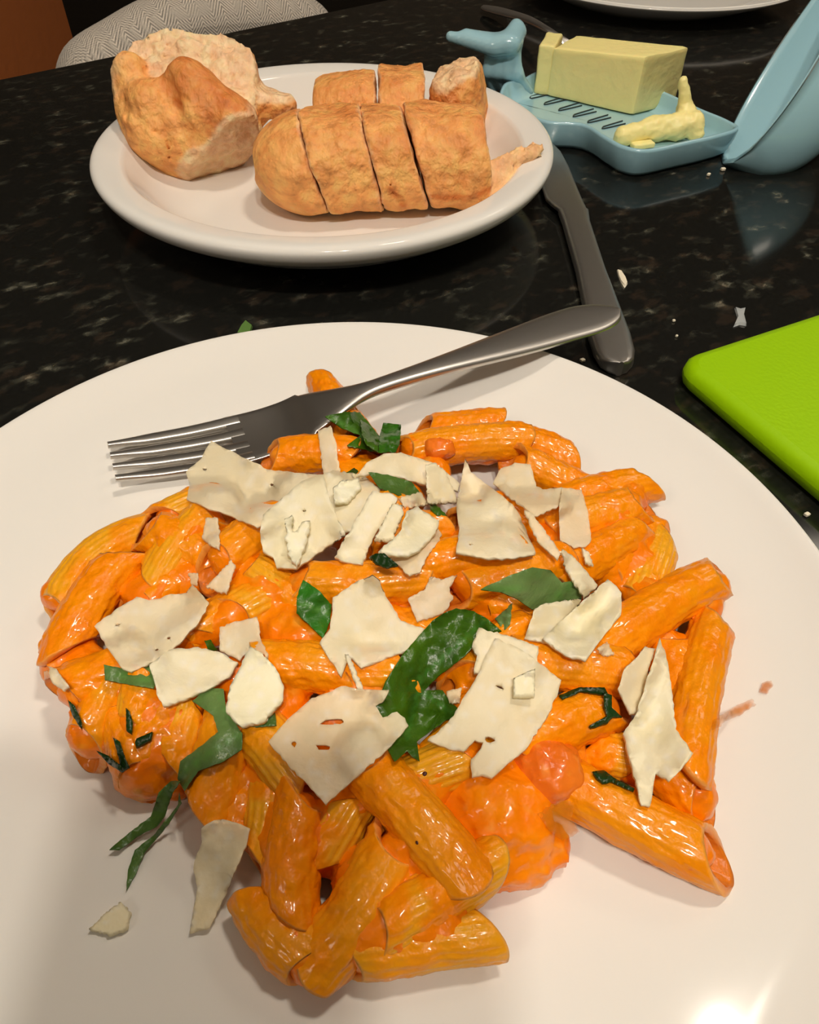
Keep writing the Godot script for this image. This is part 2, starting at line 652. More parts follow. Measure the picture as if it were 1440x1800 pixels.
# loaf profile in local axes: u along x, y up, v along z
func loaf(p: Vector3, half: float, w: float, h: float, seed_: float) -> float:
	var e := clampf(absf(p.x) / half, 0.0, 1.0)
	var taper := sqrt(maxf(1.0 - pow(e, 6.0), 0.02))
	var hw := w * (0.86 + 0.14 * taper)
	var hh := h * (0.80 + 0.20 * taper)
	var q := Vector3(0, (p.y - hh * 0.42) / (hh * (0.58 if p.y > hh * 0.42 else 0.44)), p.z / hw)
	var d := (pow(pow(absf(q.y), 2.5) + pow(absf(q.z), 2.5), 1.0 / 2.5) - 1.0) * minf(hw, hh * 0.5)
	d = smin(-(-d), d, 0.0001)
	d = maxf(d, absf(p.x) - half)
	var off := Vector3(seed_, 0, 0)
	return d - 0.0024 * na.get_noise_3dv(p * 0.5 + off) - 0.0004 * nb.get_noise_3dv(p + off)

func slice(called: String, label: String, pos: Vector3, turn: float, half: float, w: float, h: float, x0: float, s0: float, x1: float, s1: float, cracks: Array, seed_: float, round0 := false, extra = null) -> void:
	# the piece of the loaf between two cutting planes x = x0 + s0 * (height), x1 + s1 * (height)
	var cut := func(p: Vector3) -> float:
		var wob := 0.0012 * na.get_noise_3dv(p * 1.3 + Vector3(0, seed_, 0))
		var a := (x0 + s0 * p.y) - p.x + wob
		var b := p.x - (x1 + s1 * p.y) + wob
		if round0: a = -1.0
		return maxf(a, b)
	var f := func(p: Vector3) -> float:
		var d := loaf(p, half, w, h, seed_)
		if round0:
			# rounded heel of the loaf
			var e := Vector3((p.x + half - 0.03) / 0.03, (p.y - h * 0.45) / (h * 0.52), p.z / w)
			if p.x < -half + 0.03: d = maxf(d, (e.length() - 1.0) * 0.02 - 0.001)
		for c in cracks:
			var cd := capsule_path(p, c[0], c[1])
			d = maxf(d, -cd)
		d = maxf(d, 0.0) + minf(d, 0.0)
		var k: float = cut.call(p)
		# rounded edge where the cut meets the crust
		var r := 0.0012
		var res := minf(maxf(d + r, k + r), 0.0) + Vector2(maxf(d + r, 0.0), maxf(k + r, 0.0)).length() - r
		if extra != null: res = extra.call(p, res)
		return res
	var colr := func(p: Vector3) -> Color:
		var k: float = cut.call(p)
		var crumb := smoothstep(-0.0011, -0.0003, k) * 0.6
		for c in cracks:
			crumb = maxf(crumb, 0.0)
		var deep := 0.0
		for c in cracks:
			deep = maxf(deep, 1.0 - smoothstep(0.0, 0.0016, capsule_path(p, c[0], c[1])))
		var dark := 0.35 * smoothstep(0.55, 1.0, p.y / h) - 0.45 + deep * 0.9
		return bread_colour(p + Vector3(seed_, 0, 0), crumb * (1.0 - deep), dark)
	var lo := Vector3(minf(x0, x0 + s0 * h) - 0.004 if not round0 else -half - 0.004, -0.006, -w - 0.006)
	var hi := Vector3(maxf(x1, x1 + s1 * h) + 0.004, h + 0.008, w + 0.006)
	if extra != null:
		hi += Vector3(0.035, 0, 0.0)
	var o := single(called, field(lo, hi, 0.0013, f, colr), M.bread, label, "bread", "pieces of the cut loaf on the bread plate")
	o.position = pos
	o.rotation.y = turn

func capsule_path(p: Vector3, pts: Array, r: float) -> float:
	var d := 1.0
	for i in pts.size() - 1:
		d = minf(d, capsule(p, pts[i], pts[i + 1], r, r))
	return d

func bread() -> void:
	var y := 0.0085
	# front loaf
	var a := P(452, 384, 0.011)
	var b := P(878, 366, 0.011)
	var dir := (b - a).normalized()
	var turn := atan2(-dir.z, dir.x)
	var half := (b - a).length() / 2
	var back := Vector3(dir.z, 0, -dir.x)
	var pos := (a + b) / 2 + back * 0.0225
	pos.y = y
	var w := 0.030
	var h := 0.042
	slice("bread_slice", "rounded left heel of the front loaf", pos, turn, half, w, h, -half, 0.0, -half + 0.0362, -0.30, [], 0.0, true)
	slice("bread_slice", "second slice of the front loaf, between the heel and the middle slice", pos, turn, half, w, h, -half + 0.0368, -0.30, -half + 0.0630, -0.24, [], 0.3)
	var crk := [[[Vector3(-half + 0.064, 0.018, w * 0.97), Vector3(-half + 0.069, 0.013, w * 0.99), Vector3(-half + 0.072, 0.005, w * 0.95)], 0.0011], [[Vector3(-half + 0.072, 0.008, w), Vector3(-half + 0.083, 0.007, w)], 0.0009]]
	slice("bread_slice", "middle slice of the front loaf with small cracks low in its crust", pos, turn, half, w, h, -half + 0.0633, -0.24, -half + 0.0850, -0.30, crk, 0.6)
	crk = [[[Vector3(-half + 0.085, 0.0125, w * 0.99), Vector3(-half + 0.10, 0.0115, w * 1.0), Vector3(-half + 0.128, 0.0185, w * 0.98), Vector3(half + 0.004, 0.0245, w * 0.97)], 0.0009]]
	var tail := func(p: Vector3, d: float) -> float:
		# crust torn loose at the right end: a curled flap and a thin strip
		var f1 := capsule(p, Vector3(half - 0.014, 0.011, w * 0.60), Vector3(half + 0.010, 0.0120, w * 0.48), 0.0095, 0.0065)
		var f2 := capsule(p, Vector3(half + 0.000, 0.0195, w * 0.45), Vector3(half + 0.019, 0.0235, w * 0.25), 0.0040, 0.0034)
		f1 -= 0.001 * na.get_noise_3dv(p)
		f2 -= 0.0024 * nb.get_noise_3dv(p)
		return smin(smin(d, f1, 0.005), f2, 0.003)
	slice("bread_slice", "right end of the front loaf with a torn flap of crust", pos, turn, half, w, h, -half + 0.0864, -0.30, half - 0.004, -0.12, crk, 0.9, false, tail)
	# loaf behind
	a = P(553, 282, 0.011)
	b = P(850, 280, 0.011)
	dir = (b - a).normalized()
	turn = atan2(-dir.z, dir.x)
	half = (b - a).length() / 2
	pos = (a + b) / 2 + Vector3(dir.z, 0, -dir.x) * 0.012
	pos.y = y
	crk = [[[Vector3(-0.024, 0.026, 0.024), Vector3(-0.014, 0.029, 0.022), Vector3(-0.008, 0.033, 0.02)], 0.001]]
	slice("bread_slice", "left slice of the loaf behind, standing farthest from the knife", pos, turn, half, 0.027, 0.041, -half, 0.05, -half + 0.0345, 0.0, crk, 1.7)
	slice("bread_slice", "middle slice of the loaf behind", pos, turn, half, 0.0275, 0.0435, -half + 0.036, 0.0, half - 0.034, 0.02, [], 2.1)
	# torn end piece: crust below, crumb on its torn crown
	var ep := P(803, 270, 0.011)
	var f := func(p: Vector3) -> float:
		var q := Vector3(p.x / (0.0175 - p.y * 0.10), (p.y - 0.021) / 0.026, p.z / 0.021)
		var d := (pow(pow(absf(q.x), 3.0) + pow(absf(q.y), 3.0) + pow(absf(q.z), 3.0), 1.0 / 3.0) - 1.0) * 0.016
		d = maxf(d, (p.y - 0.041 - p.x * 0.35 + 0.004 * na.get_noise_3dv(p * 1.2)) * 0.85)
		d = maxf(d, -capsule(p, Vector3(-0.012, 0.022, 0.022), Vector3(0.006, 0.029, 0.021), 0.0016, 0.001))
		return d - 0.002 * na.get_noise_3dv(p * 0.8) - 0.0006 * nb.get_noise_3dv(p)
	var colr := func(p: Vector3) -> Color:
		var c := smoothstep(-0.004, -0.001, p.y - 0.040 - p.x * 0.35 + 0.004 * na.get_noise_3dv(p * 1.2))
		return bread_colour(p + Vector3(4, 0, 0), c * 0.9, -0.15)
	var o := single("bread_slice", field(Vector3(-0.024, -0.006, -0.026), Vector3(0.024, 0.062, 0.026), 0.0013, f, colr), M.bread, "torn end piece of the loaf behind with pale crumb on top", "bread", "pieces of the cut loaf on the bread plate")
	o.position = Vector3(ep.x, y, ep.z - 0.016)
	o.rotation.y = -0.15
	# big torn chunk at the left
	var cp := P(352, 280, 0.011)
	var lobe := func(p: Vector3) -> float:
		var d := capsule(p, Vector3(0.004, 0.0435, 0.011), Vector3(0.024, 0.029, 0.018), 0.0112, 0.0130)
		d = smin(d, capsule(p, Vector3(-0.014, 0.034, 0.013), Vector3(-0.011, 0.020, 0.017), 0.0120, 0.0130), 0.008)
		d = smin(d, capsule(p, Vector3(0.006, 0.030, 0.017), Vector3(0.002, 0.018, 0.018), 0.0125, 0.0120), 0.008)
		return smin(d, capsule(p, Vector3(-0.027, 0.046, -0.003), Vector3(-0.027, 0.026, 0.006), 0.0075, 0.010), 0.008)
	var torn := func(p: Vector3) -> float:      # height over the torn crumb face
		return p.y - 0.0420 + 0.60 * p.z + 0.05 * p.x + 0.0035 * na.get_noise_3dv(p * 0.9 + Vector3(0, 0, 4)) + 0.0018 * nb.get_noise_3dv(p * 0.7)
	var under := func(p: Vector3) -> float:
		return (p.x * 0.45 - p.y * 0.60 + p.z * 0.55 - 0.0094) + 0.0014 * na.get_noise_3dv(p * 1.2)
	f = func(p: Vector3) -> float:
		var foot := smoothstep(-0.004, 0.022, p.y)
		var q := Vector3((p.x - 0.001) / lerpf(0.026, 0.0345, foot), (p.y - 0.028) / 0.037, (p.z + 0.001) / lerpf(0.024, 0.0300, foot))
		var d := (pow(pow(absf(q.x), 3.2) + pow(absf(q.y), 3.2) + pow(absf(q.z), 3.2), 1.0 / 3.2) - 1.0) * 0.024
		var t: float = torn.call(p)
		d = maxf(d, t * 0.9)
		d = smin(d, lobe.call(p), 0.0035)
		d = smin(d, maxf(capsule(p, Vector3(0.024, 0.031, -0.012), Vector3(0.049, 0.029, -0.004), 0.0100, 0.0068), p.y - 0.0345), 0.005)
		# folds in the crust, and the torn underside
		d = maxf(d, -capsule(p, Vector3(-0.007, 0.050, 0.018), Vector3(0.000, 0.034, 0.0325), 0.0050, 0.0062))
		d = maxf(d, -capsule(p, Vector3(0.000, 0.034, 0.0325), Vector3(0.018, 0.016, 0.0325), 0.0062, 0.0030))
		d = maxf(d, -capsule(p, Vector3(-0.022, 0.036, 0.0275), Vector3(-0.007, 0.034, 0.031), 0.0026, 0.0016))
		d = maxf(d, under.call(p) as float)
		for c in [[Vector3(-0.013, 0.027, 0.0285), Vector3(-0.005, 0.026, 0.030)], [Vector3(-0.013, 0.027, 0.0285), Vector3(-0.014, 0.016, 0.0285)], [Vector3(-0.005, 0.026, 0.030), Vector3(-0.008, 0.015, 0.0285)], [Vector3(-0.014, 0.016, 0.0285), Vector3(-0.004, 0.006, 0.026)]]:
			d = maxf(d, -capsule(p, c[0], c[1], 0.0007, 0.0006))
		return d - 0.0022 * na.get_noise_3dv(p * 0.5 + Vector3(9, 0, 0)) - 0.0005 * nb.get_noise_3dv(p * 0.8)
	colr = func(p: Vector3) -> Color:
		var t: float = torn.call(p)
		var lb: float = lobe.call(p)
		var c := smoothstep(-0.0042, -0.0022, t) * smoothstep(0.0002, 0.0022, lb) * smoothstep(0.014, 0.006, p.z)
		var u: float = under.call(p)
		c = maxf(c, smoothstep(-0.0032, -0.0014, u) * 0.85)
		c = maxf(c, smoothstep(0.031, 0.033, p.y) * smoothstep(0.033, 0.037, p.x))
		var dark := 1.0 - smoothstep(0.0, 0.003, capsule(p, Vector3(0.004, 0.0435, 0.011), Vector3(0.024, 0.029, 0.018), 0.0112, 0.0130))
		return bread_colour(p + Vector3(7, 0, 0), c, -0.40 + dark * 0.7)
	o = single("bread_chunk", field(Vector3(-0.046, -0.004, -0.042), Vector3(0.060, 0.068, 0.042), 0.0012, f, colr), M.bread, "large torn chunk of crusty bread with open crumb, left of the cut loaf", "bread")
	o.position = Vector3(cp.x, y, cp.z)

# ---------------------------------------------------------------- butter dish
func butter() -> void:
	var t := thing("butter_dish", P(1120, 235, 0.0), "pale blue whale shaped butter dish with upturned tail", "butter dish")
	var org := t.position
	var yr := 0.0165
	# outline of the rim in plan, counted from the neck along the near side to the nose and back along the far side
	var near_px := [[880, 178], [925, 200], [966, 214], [1024, 218], [1062, 240], [1094, 257], [1140, 264], [1209, 250], [1262, 238], [1300, 224]]
	var far_px := [[1278, 208], [1232, 189], [1170, 160], [1090, 130], [1010, 115], [950, 122], [915, 138], [885, 146]]
	var pts := []
	for q in near_px + far_px:
		var w := P(q[0], q[1], yr) - org
		pts.append(Vector2(w.x, w.z))
	var loop := smooth_loop(pts, 5)
	var n := loop.size()
	var inward := []
	for i in n:
		var tan_: Vector2 = (loop[(i + 1) % n] - loop[(i + n - 1) % n]).normalized()
		inward.append(Vector2(-tan_.y, tan_.x))
	var area := 0.0
	for i in n: area += loop[i].cross(loop[(i + 1) % n])
	var flip := 1.0 if area > 0 else -1.0
	var ring := func(off: float, y: float) -> Array:
		var r := []
		for i in n:
			var q: Vector2 = loop[i] + inward[i] * off * flip
			r.append(Vector3(q.x, y, q.y))
		if area > 0: r.reverse()
		return r
	var rings := [ring.call(0.0085, 0.0), ring.call(0.0055, 0.0006), ring.call(0.003, 0.003), ring.call(0.0008, 0.010), ring.call(0.0, 0.0148), ring.call(0.0005, 0.0162), ring.call(0.0018, 0.0165), ring.call(0.003, 0.0155), ring.call(0.0042, 0.0105), ring.call(0.0062, 0.0072), ring.call(0.010, 0.0062)]
	part("body", loft(rings), M.teal, t)
	# tail: a stem curling up into two flukes
	var s0 := P(898, 158, 0.008) - org
	var s1 := P(884, 128, 0.020) - org
	var s2 := P(884, 84, 0.034) - org
	var l1 := P(792, 64, 0.040) - org
	var l0 := P(868, 82, 0.036) - org
	var r1 := P(907, 46, 0.043) - org
	var r0 := P(888, 76, 0.038) - org
	var side := Vector3(1, 0, 0.25).normalized()
	var f := func(p: Vector3) -> float:
		var d := 1.0
		for k in [-1.0, -0.33, 0.33, 1.0]:
			var o1: Vector3 = side * 0.0098 * k
			var o0: Vector3 = side * 0.0120 * k
			d = smin(d, capsule(p, s0 + o0, s1 + o1, 0.0030, 0.0030), 0.004)
			d = smin(d, capsule(p, s1 + o1, s2 + o1 * 0.85, 0.0030, 0.0032), 0.004)
		d = smin(d, capsule(p, l0, l1, 0.0052, 0.0030), 0.006)
		d = smin(d, capsule(p, l0 + Vector3(0, 0.001, -0.006), l1 + Vector3(0.010, 0.001, -0.001), 0.0048, 0.0028), 0.005)
		d = smin(d, capsule(p, r0, r1, 0.0050, 0.0042), 0.006)
		d = smin(d, capsule(p, r0 + Vector3(0.005, 0, 0.001), r1 + Vector3(0.003, -0.003, 0.002), 0.0045, 0.0038), 0.005)
		return d
	var lo := l1
	var hi := l1
	for q in [s0, s1, s2, r1, r0, l0]:
		lo = lo.min(q)
		hi = hi.max(q)
	part("tail", field(lo - Vector3.ONE * 0.02, hi + Vector3.ONE * 0.02, 0.0011, f, func(_p): return Color.WHITE), M.teal, t)
	# pleats printed across the floor: narrow dark loops
	for k in 7:
		var a := Vector2(935 + k * 25.5, 171 + k * 10.6)
		var l := Vector2(34, -9) * (1.0 if k > 0 else 0.8)
		var st := []
		for q in [a + l + Vector2(-2, -2.6), a + Vector2(2, -2.6) , a + Vector2(-2.5, -0.4), a + Vector2(0, 1.8), a + l + Vector2(3, 2.2)]:
			st.append(P(q.x, q.y, 0.0066) - org)
		part("pleat_mark", tube(smooth_path(st, 3), 0.00042, 6), M.ink, t)
	# butter
	var bl := P(961, 168, 0.0068)
	var br := P(1112, 203, 0.0068)
	var bd := (br - bl).normalized()
	var bt := atan2(-bd.z, bd.x)
	var blen := (br - bl).length()
	var bb := Vector3(bd.z, 0, -bd.x)
	var bw := 0.034
	var bh := 0.0325
	var o := single("butter_block", wobble(butter_shape(box_mesh_fine(Vector3(blen, bh, bw), 0.0016), blen, 0.84), 0.0006), M.butter, "large block of butter lying on the blue dish", "butter")
	o.position = (bl + br) / 2 + bb * bw / 2
	o.rotation.y = bt
	var sl := P(931, 162, 0.0068)
	o = single("butter_slice", wobble(box_mesh_fine(Vector3(0.0105, 0.0285, 0.030), 0.0016), 0.0007), M.butter, "upright slice of butter beside the tail of the blue dish", "butter")
	o.position = sl + bd * 0.0038 + bb * 0.0150 - Vector3(0, 0.0003, 0)
	o.rotation.y = bt + 0.30
	# smeared lumps at the near end
	var g0 := P(1095, 240, 0.011)
	var g1 := P(1150, 226, 0.013)
	var g2 := P(1190, 222, 0.014)
	var g3 := P(1201, 142, 0.035)
	var g5 := P(1222, 214, 0.017)
	var g6 := P(1224, 236, 0.011)
	var g4 := P(1207, 200, 0.018)
	f = func(p: Vector3) -> float:
		var d := capsule(p, g0, g1, 0.0056, 0.006)
		d = smin(d, capsule(p, g1, g2, 0.006, 0.0065), 0.005)
		d = smin(d, capsule(p, g2, g4, 0.006, 0.0045), 0.005)
		d = smin(d, capsule(p, g4, g3, 0.0046, 0.0026), 0.004)
		d = smin(d, capsule(p, g4, g5, 0.0045, 0.0040), 0.004)
		d = smin(d, capsule(p, g5, g6, 0.0045, 0.0046), 0.004)
		d = maxf(d, 0.0063 - p.y)
		return d - 0.0011 * na.get_noise_3dv(p * 1.5) - 0.0005 * nb.get_noise_3dv(p)
	lo = g0.min(g3).min(g2).min(g4).min(g5).min(g6) - Vector3.ONE * 0.011
	hi = g0.max(g3).max(g2).max(g4).max(g5).max(g6) + Vector3.ONE * 0.011
	single("butter_scrapings", field(lo, hi, 0.001, f, func(_p): return Color.WHITE), M.butter, "smeared soft butter scrapings heaped before the cut end of the block", "butter")
	var sp := P(1130, 253, 0.0085)
	o = single("butter_flake", wobble(box_mesh_fine(Vector3(0.0135, 0.003, 0.006), 0.001), 0.0006), M.butter, "small flat butter flake in front of the scrapings", "butter")
	o.position = Vector3(sp.x, 0.0066, sp.z)
	o.rotation.y = 0.25
	# lid: the whale's back, tipped over on its nose beside the dish
	lid()

func butter_shape(m: ArrayMesh, length: float, low: float) -> ArrayMesh:   # cut by hand: lower at one end, skewed
	var arr := m.surface_get_arrays(0)
	var v: PackedVector3Array = arr[Mesh.ARRAY_VERTEX]
	for i in v.size():
		var p := v[i]
		v[i] = Vector3(p.x + 0.45 * (0.017 - p.z) * (p.x / length + 0.5), p.y * lerpf(low, 1.0, p.x / length + 0.5), p.z)
	arr[Mesh.ARRAY_VERTEX] = v
	var out := ArrayMesh.new()
	out.add_surface_from_arrays(Mesh.PRIMITIVE_TRIANGLES, arr)
	return out

func tube(path: Array, r: float, seg := 8) -> ArrayMesh:
	var rings := []
	for i in path.size():
		var t: Vector3 = (path[mini(i + 1, path.size() - 1)] - path[maxi(i - 1, 0)]).normalized()
		var u := t.cross(Vector3.UP)
		u = u.normalized() if u.length() > 0.01 else Vector3.RIGHT
		var w := u.cross(t)
		var ring := []
		for k in seg:
			var a := -TAU * k / seg
			ring.append(path[i] + (u * cos(a) + w * sin(a)) * r)
		rings.append(ring)
	return loft(rings)

func box_mesh_fine(size: Vector3, bevel: float) -> ArrayMesh:  # rounded box as a dense field-free grid, base at y = 0
	var v := PackedVector3Array()
	var idx := PackedInt32Array()
	var n := 14
	var core := size / 2 - Vector3.ONE * bevel
	for face in 6:
		var ax := face / 2
		var sg := 1.0 if face % 2 == 0 else -1.0
		var first := v.size()
		for j in n + 1:
			for i in n + 1:
				var c := Vector3.ZERO
				c[ax] = sg
				c[(ax + 1) % 3] = (2.0 * i / n - 1.0) * sg
				c[(ax + 2) % 3] = 2.0 * j / n - 1.0
				for q in 3:
					if q != ax: c[q] = signf(c[q]) * pow(absf(c[q]), 0.6)
				var p := c * size / 2
				var k := p.clamp(-core, core)
				v.append(k + (p - k).normalized() * bevel + Vector3(0, size.y / 2, 0))
		for j in n:
			for i in n:
				var a := first + j * (n + 1) + i
				idx.append_array([a, a + n + 1, a + 1, a + 1, a + n + 1, a + n + 2])
	return make_mesh(v, idx)

func wobble(m: ArrayMesh, amp: float) -> ArrayMesh:
	var arr := m.surface_get_arrays(0)
	var v: PackedVector3Array = arr[Mesh.ARRAY_VERTEX]
	for i in v.size():
		var p := v[i]
		v[i] = p + Vector3(na.get_noise_3dv(p), na.get_noise_3dv(p + Vector3(5, 0, 0)) * minf(1.0, p.y * 200.0), na.get_noise_3dv(p + Vector3(0, 5, 0))) * amp
	arr[Mesh.ARRAY_VERTEX] = v
	var out := ArrayMesh.new()
	out.add_surface_from_arrays(Mesh.PRIMITIVE_TRIANGLES, arr)
	return out

func lid() -> void:
	var nose := P(1289, 286, 0.006)
	var yaw := deg_to_rad(37)
	var rise := deg_to_rad(36)
	var lean := deg_to_rad(40)
	var n0 := Vector3(-cos(yaw), 0, -sin(yaw))
	var axis := Vector3(sin(yaw), 0, -cos(yaw)) * cos(rise) + Vector3.UP * sin(rise)
	var b0 := axis.cross(n0).normalized()
	if b0.y < 0: b0 = -b0
	var n := n0 * cos(lean) + b0 * sin(lean)          # the opening looks up to the left, the dome rests on the table
	var across := b0 * cos(lean) - n0 * sin(lean)
	var t := thing("dome_lid", nose, "pale blue whale shaped butter lid tipped over beside the dish", "butter dish lid")
	var length := 0.150
	var width := 0.030
	var grid := []
	var nu := 40
	var nv := 28
	for i in nu + 1:
		var s := float(i) / nu
		var half := width * pow(sin(PI * clampf(pow(s, 0.72), 0.0, 1.0)), 0.62)
		var row := []
		for j in nv + 1:
			var a := PI * j / nv
			var c := axis * s * length + across * (-cos(a)) * half - n * sin(a) * half * 1.55
			row.append(c)
		grid.append(row)
	var v := PackedVector3Array()
	var idx := PackedInt32Array()
	var th := 0.0032
	for layer in 2:
		for i in nu + 1:
			for j in nv + 1:
				var p: Vector3 = grid[i][j]
				if layer == 1:
					var centre := axis * clampf(float(i) / nu * length, 0.012, length - 0.012)
					var toward := centre - p
					p += toward.normalized() * minf(th, toward.length() * 0.9)
				v.append(p)
	var m := nv + 1
	var lay := (nu + 1) * m
	for i in nu:
		for j in nv:
			var a := i * m + j
			idx.append_array([a, a + 1, a + m, a + m, a + 1, a + m + 1])
			var b := a + lay
			idx.append_array([b, b + m, b + 1, b + 1, b + m, b + m + 1])
		for j in [0, nv]:
			var a: int = i * m + j
			idx.append_array([a, a + m, a + lay, a + m, a + m + lay, a + lay])
	part("shell", make_mesh(v, idx), M.teal, t)

# ---------------------------------------------------------------- cutlery
func fork(called: String, label: String, line: Array, tip_w: float, head_w: float, neck_w: float, end_w: float) -> void:
	# line: points from tine tips to handle end; widths are half widths across the horizontal
	var t := thing(called, line[0], label, "fork")
	var path := smooth_path(line, 14)
	var cum := [0.0]
	for i in range(1, path.size()): cum.append(cum[-1] + path[i].distance_to(path[i - 1]))
	var L: float = cum[-1]
	var dirh: Vector3 = path[-1] - path[0]
	dirh.y = 0
	dirh = dirh.normalized()
	var side := dirh.cross(Vector3.UP)
	var root := L * 0.205
	for i in path.size():                  # what is laid on the plate later rests on the tines
		if cum[i] < L * 0.4:
			for k in range(-12, 13): put_height(path[i].x + side.x * k * 0.001, path[i].z + side.z * k * 0.001, path[i].y + 0.0016)
	var blade := func(i: int, w0: float, w1: float, th: float, dish: float) -> Array:
		var tn: Vector3 = (path[mini(i + 1, path.size() - 1)] - path[maxi(i - 1, 0)]).normalized()
		var up := side.cross(tn).normalized()
		if up.y < 0: up = -up
		var r := []
		var c := (w0 + w1) / 2
		var h := (w1 - w0) / 2
		for k in 16:
			var a := TAU * k / 16
			var x := signf(cos(a)) * pow(absf(cos(a)), 0.6) * h
			var yy := signf(sin(a)) * pow(absf(sin(a)), 0.8) * th
			var bow := dish * pow((c + x) / head_w, 2.0)
			r.append(path[i] - path[0] + side * (c + x) + up * (yy + bow))
		return r
	# tines
	for q in 4:
		var rings := []
		for i in path.size():
			if cum[i] > root + 0.004: break
			var s: float = cum[i] / root
			var hw := lerpf(tip_w, head_w * 0.93, pow(minf(s, 1.0), 0.8))
			var pitch := hw * 2.0 / 3.62
			var cx := (q - 1.5) * pitch
			var tw := lerpf(0.42, 0.68, smoothstep(0.0, 0.4, s)) * pitch * 0.5
			rings.append(blade.call(i, cx - tw, cx + tw, lerpf(0.0009, 0.0013, minf(s * 2, 1.0)), 0.0012 * minf(s, 1.0)))
		part("tine", loft(rings), M.steel, t)
	# head and handle
	var rings := []
	for i in path.size():
		if cum[i] < root - 0.002: continue
		var s: float = cum[i] / L
		var hw: float
		if s < 0.34: hw = lerpf(head_w, head_w * 0.90, smoothstep(0.2, 0.34, s))
		elif s < 0.47: hw = lerpf(head_w * 0.90, neck_w, smoothstep(0.30, 0.47, s))
		else: hw = lerpf(neck_w, end_w, pow(smoothstep(0.47, 0.93, s), 0.9))
		if s > 0.9: hw *= sqrt(maxf(1.0 - pow((s - 0.9) / 0.1, 2.2), 0.01))
		var th := lerpf(0.0010, 0.0019, smoothstep(0.3, 0.5, s)) - 0.0005 * smoothstep(0.7, 1.0, s)
		rings.append(blade.call(i, -hw, hw, th, 0.0012 * (1.0 - smoothstep(0.3, 0.42, s))))
	part("handle", loft(rings), M.steel, t)

func cutlery() -> void:
	fork("fork", "stainless steel fork resting across the pasta plate, its handle over the rim", [PP(196, 811, 0.0052), PP(262, 803, 0.0032), PP(350, 790, 0.0032), PP(440, 771, 0.0050), P(505, 748, 0.0205), P(560, 720, 0.0262), P(640, 688, 0.0300), P(760, 648, 0.0305), P(900, 604, 0.0290), P(1010, 568, 0.0280), P(1088, 548, 0.0275)], 0.0098, 0.0122, 0.0031, 0.0092)
	fork("fork", "stainless steel fork lying behind the butter beside the far plate", [P(1130, 150, 0.006), P(1090, 128, 0.004), P(1050, 108, 0.003), P(1012, 86, 0.006), P(985, 68, 0.011), P(960, 52, 0.014), P(930, 36, 0.012), P(900, 26, 0.009), P(850, 12, 0.004)], 0.010, 0.0125, 0.0032, 0.0085)
	# table knife under the fork handle, its blade running beneath the bread plate
	var e := P(1090, 648, 0.004)
	var nk := P(1006, 372, 0.004)
	var u := (nk - e).normalized()
	var L := (nk - e).length()
	var side := u.cross(Vector3.UP).normalized()      # to the right when looking along the blade
	var t := thing("table_knife", e, "stainless steel table knife lying between both plates, under the fork handle", "knife")
	var section := func(s: float, l: float, r: float, th: float, y: float) -> Array:
		var ring := []
		for k in 20:
			var a := -TAU * k / 20
			var c := (r - l) / 2 + 0.0
			var h := (l + r) / 2
			ring.append(u * s + side * (c + signf(cos(a)) * pow(absf(cos(a)), 0.55) * h) + Vector3(0, y - 0.004 + signf(sin(a)) * pow(absf(sin(a)), 0.6) * th, 0))
		return ring
	var rings := []
	for q in [[0.0, 0.0012, 0.0012], [0.0012, 0.0045, 0.0040], [0.004, 0.0072, 0.0062], [0.010, 0.0086, 0.0078], [0.022, 0.0090, 0.0084], [0.045, 0.0078, 0.0078], [0.075, 0.0066, 0.0070], [L - 0.012, 0.0066, 0.0072], [L - 0.004, 0.0070, 0.0080], [L, 0.0072, 0.0084]]:
		rings.append(section.call(q[0], q[1], q[2], lerpf(0.0034, 0.0027, q[0] / L), 0.0038))
	part("handle", loft(rings), M.steel, t)
	rings = []
	for q in [[-0.0015, 0.0068, 0.0078], [0.002, 0.0072, 0.0079], [0.008, 0.0100, 0.0076], [0.014, 0.0122, 0.0072], [0.03, 0.0125, 0.0066], [0.055, 0.0118, 0.0058], [0.075, 0.0106, 0.004], [0.09, 0.0086, 0.000], [0.099, 0.0064, -0.0035], [0.1035, 0.0052, -0.0047]]:
		rings.append(section.call(L + q[0], q[1], q[2], lerpf(0.0016, 0.0008, clampf(q[0] / 0.1, 0, 1)), 0.0038))
	part("blade", loft(rings), M.steel, t)

func board() -> void:
	var yt := 0.0105
	var c := P(1192, 628, yt)
	var d1 := (P(1440, 548, yt) - c).normalized()
	var d2 := (P(1440, 838, yt) - c)
	d2 = (d2 - d1 * d2.dot(d1)).normalized()
	var o := single("cutting_board", box_mesh(Vector3(0.30, 0.0105, 0.22), 0.0046, 0.011), M.green, "lime green plastic cutting board to the right of the pasta plate", "cutting board")
	o.position = Vector3(c.x, 0, c.z) + d1 * 0.149 + d2 * 0.109
	o.rotation.y = atan2(-d1.z, d1.x)

# ---------------------------------------------------------------- pasta
const HX := -0.125
const HZ := -0.195
const HS := 0.001
const HW := 245
const HD := 190
var H := PackedFloat32Array()       # height of what lies on the plate, for laying the toppings on it
var HB := PackedFloat32Array()      # the same, blurred

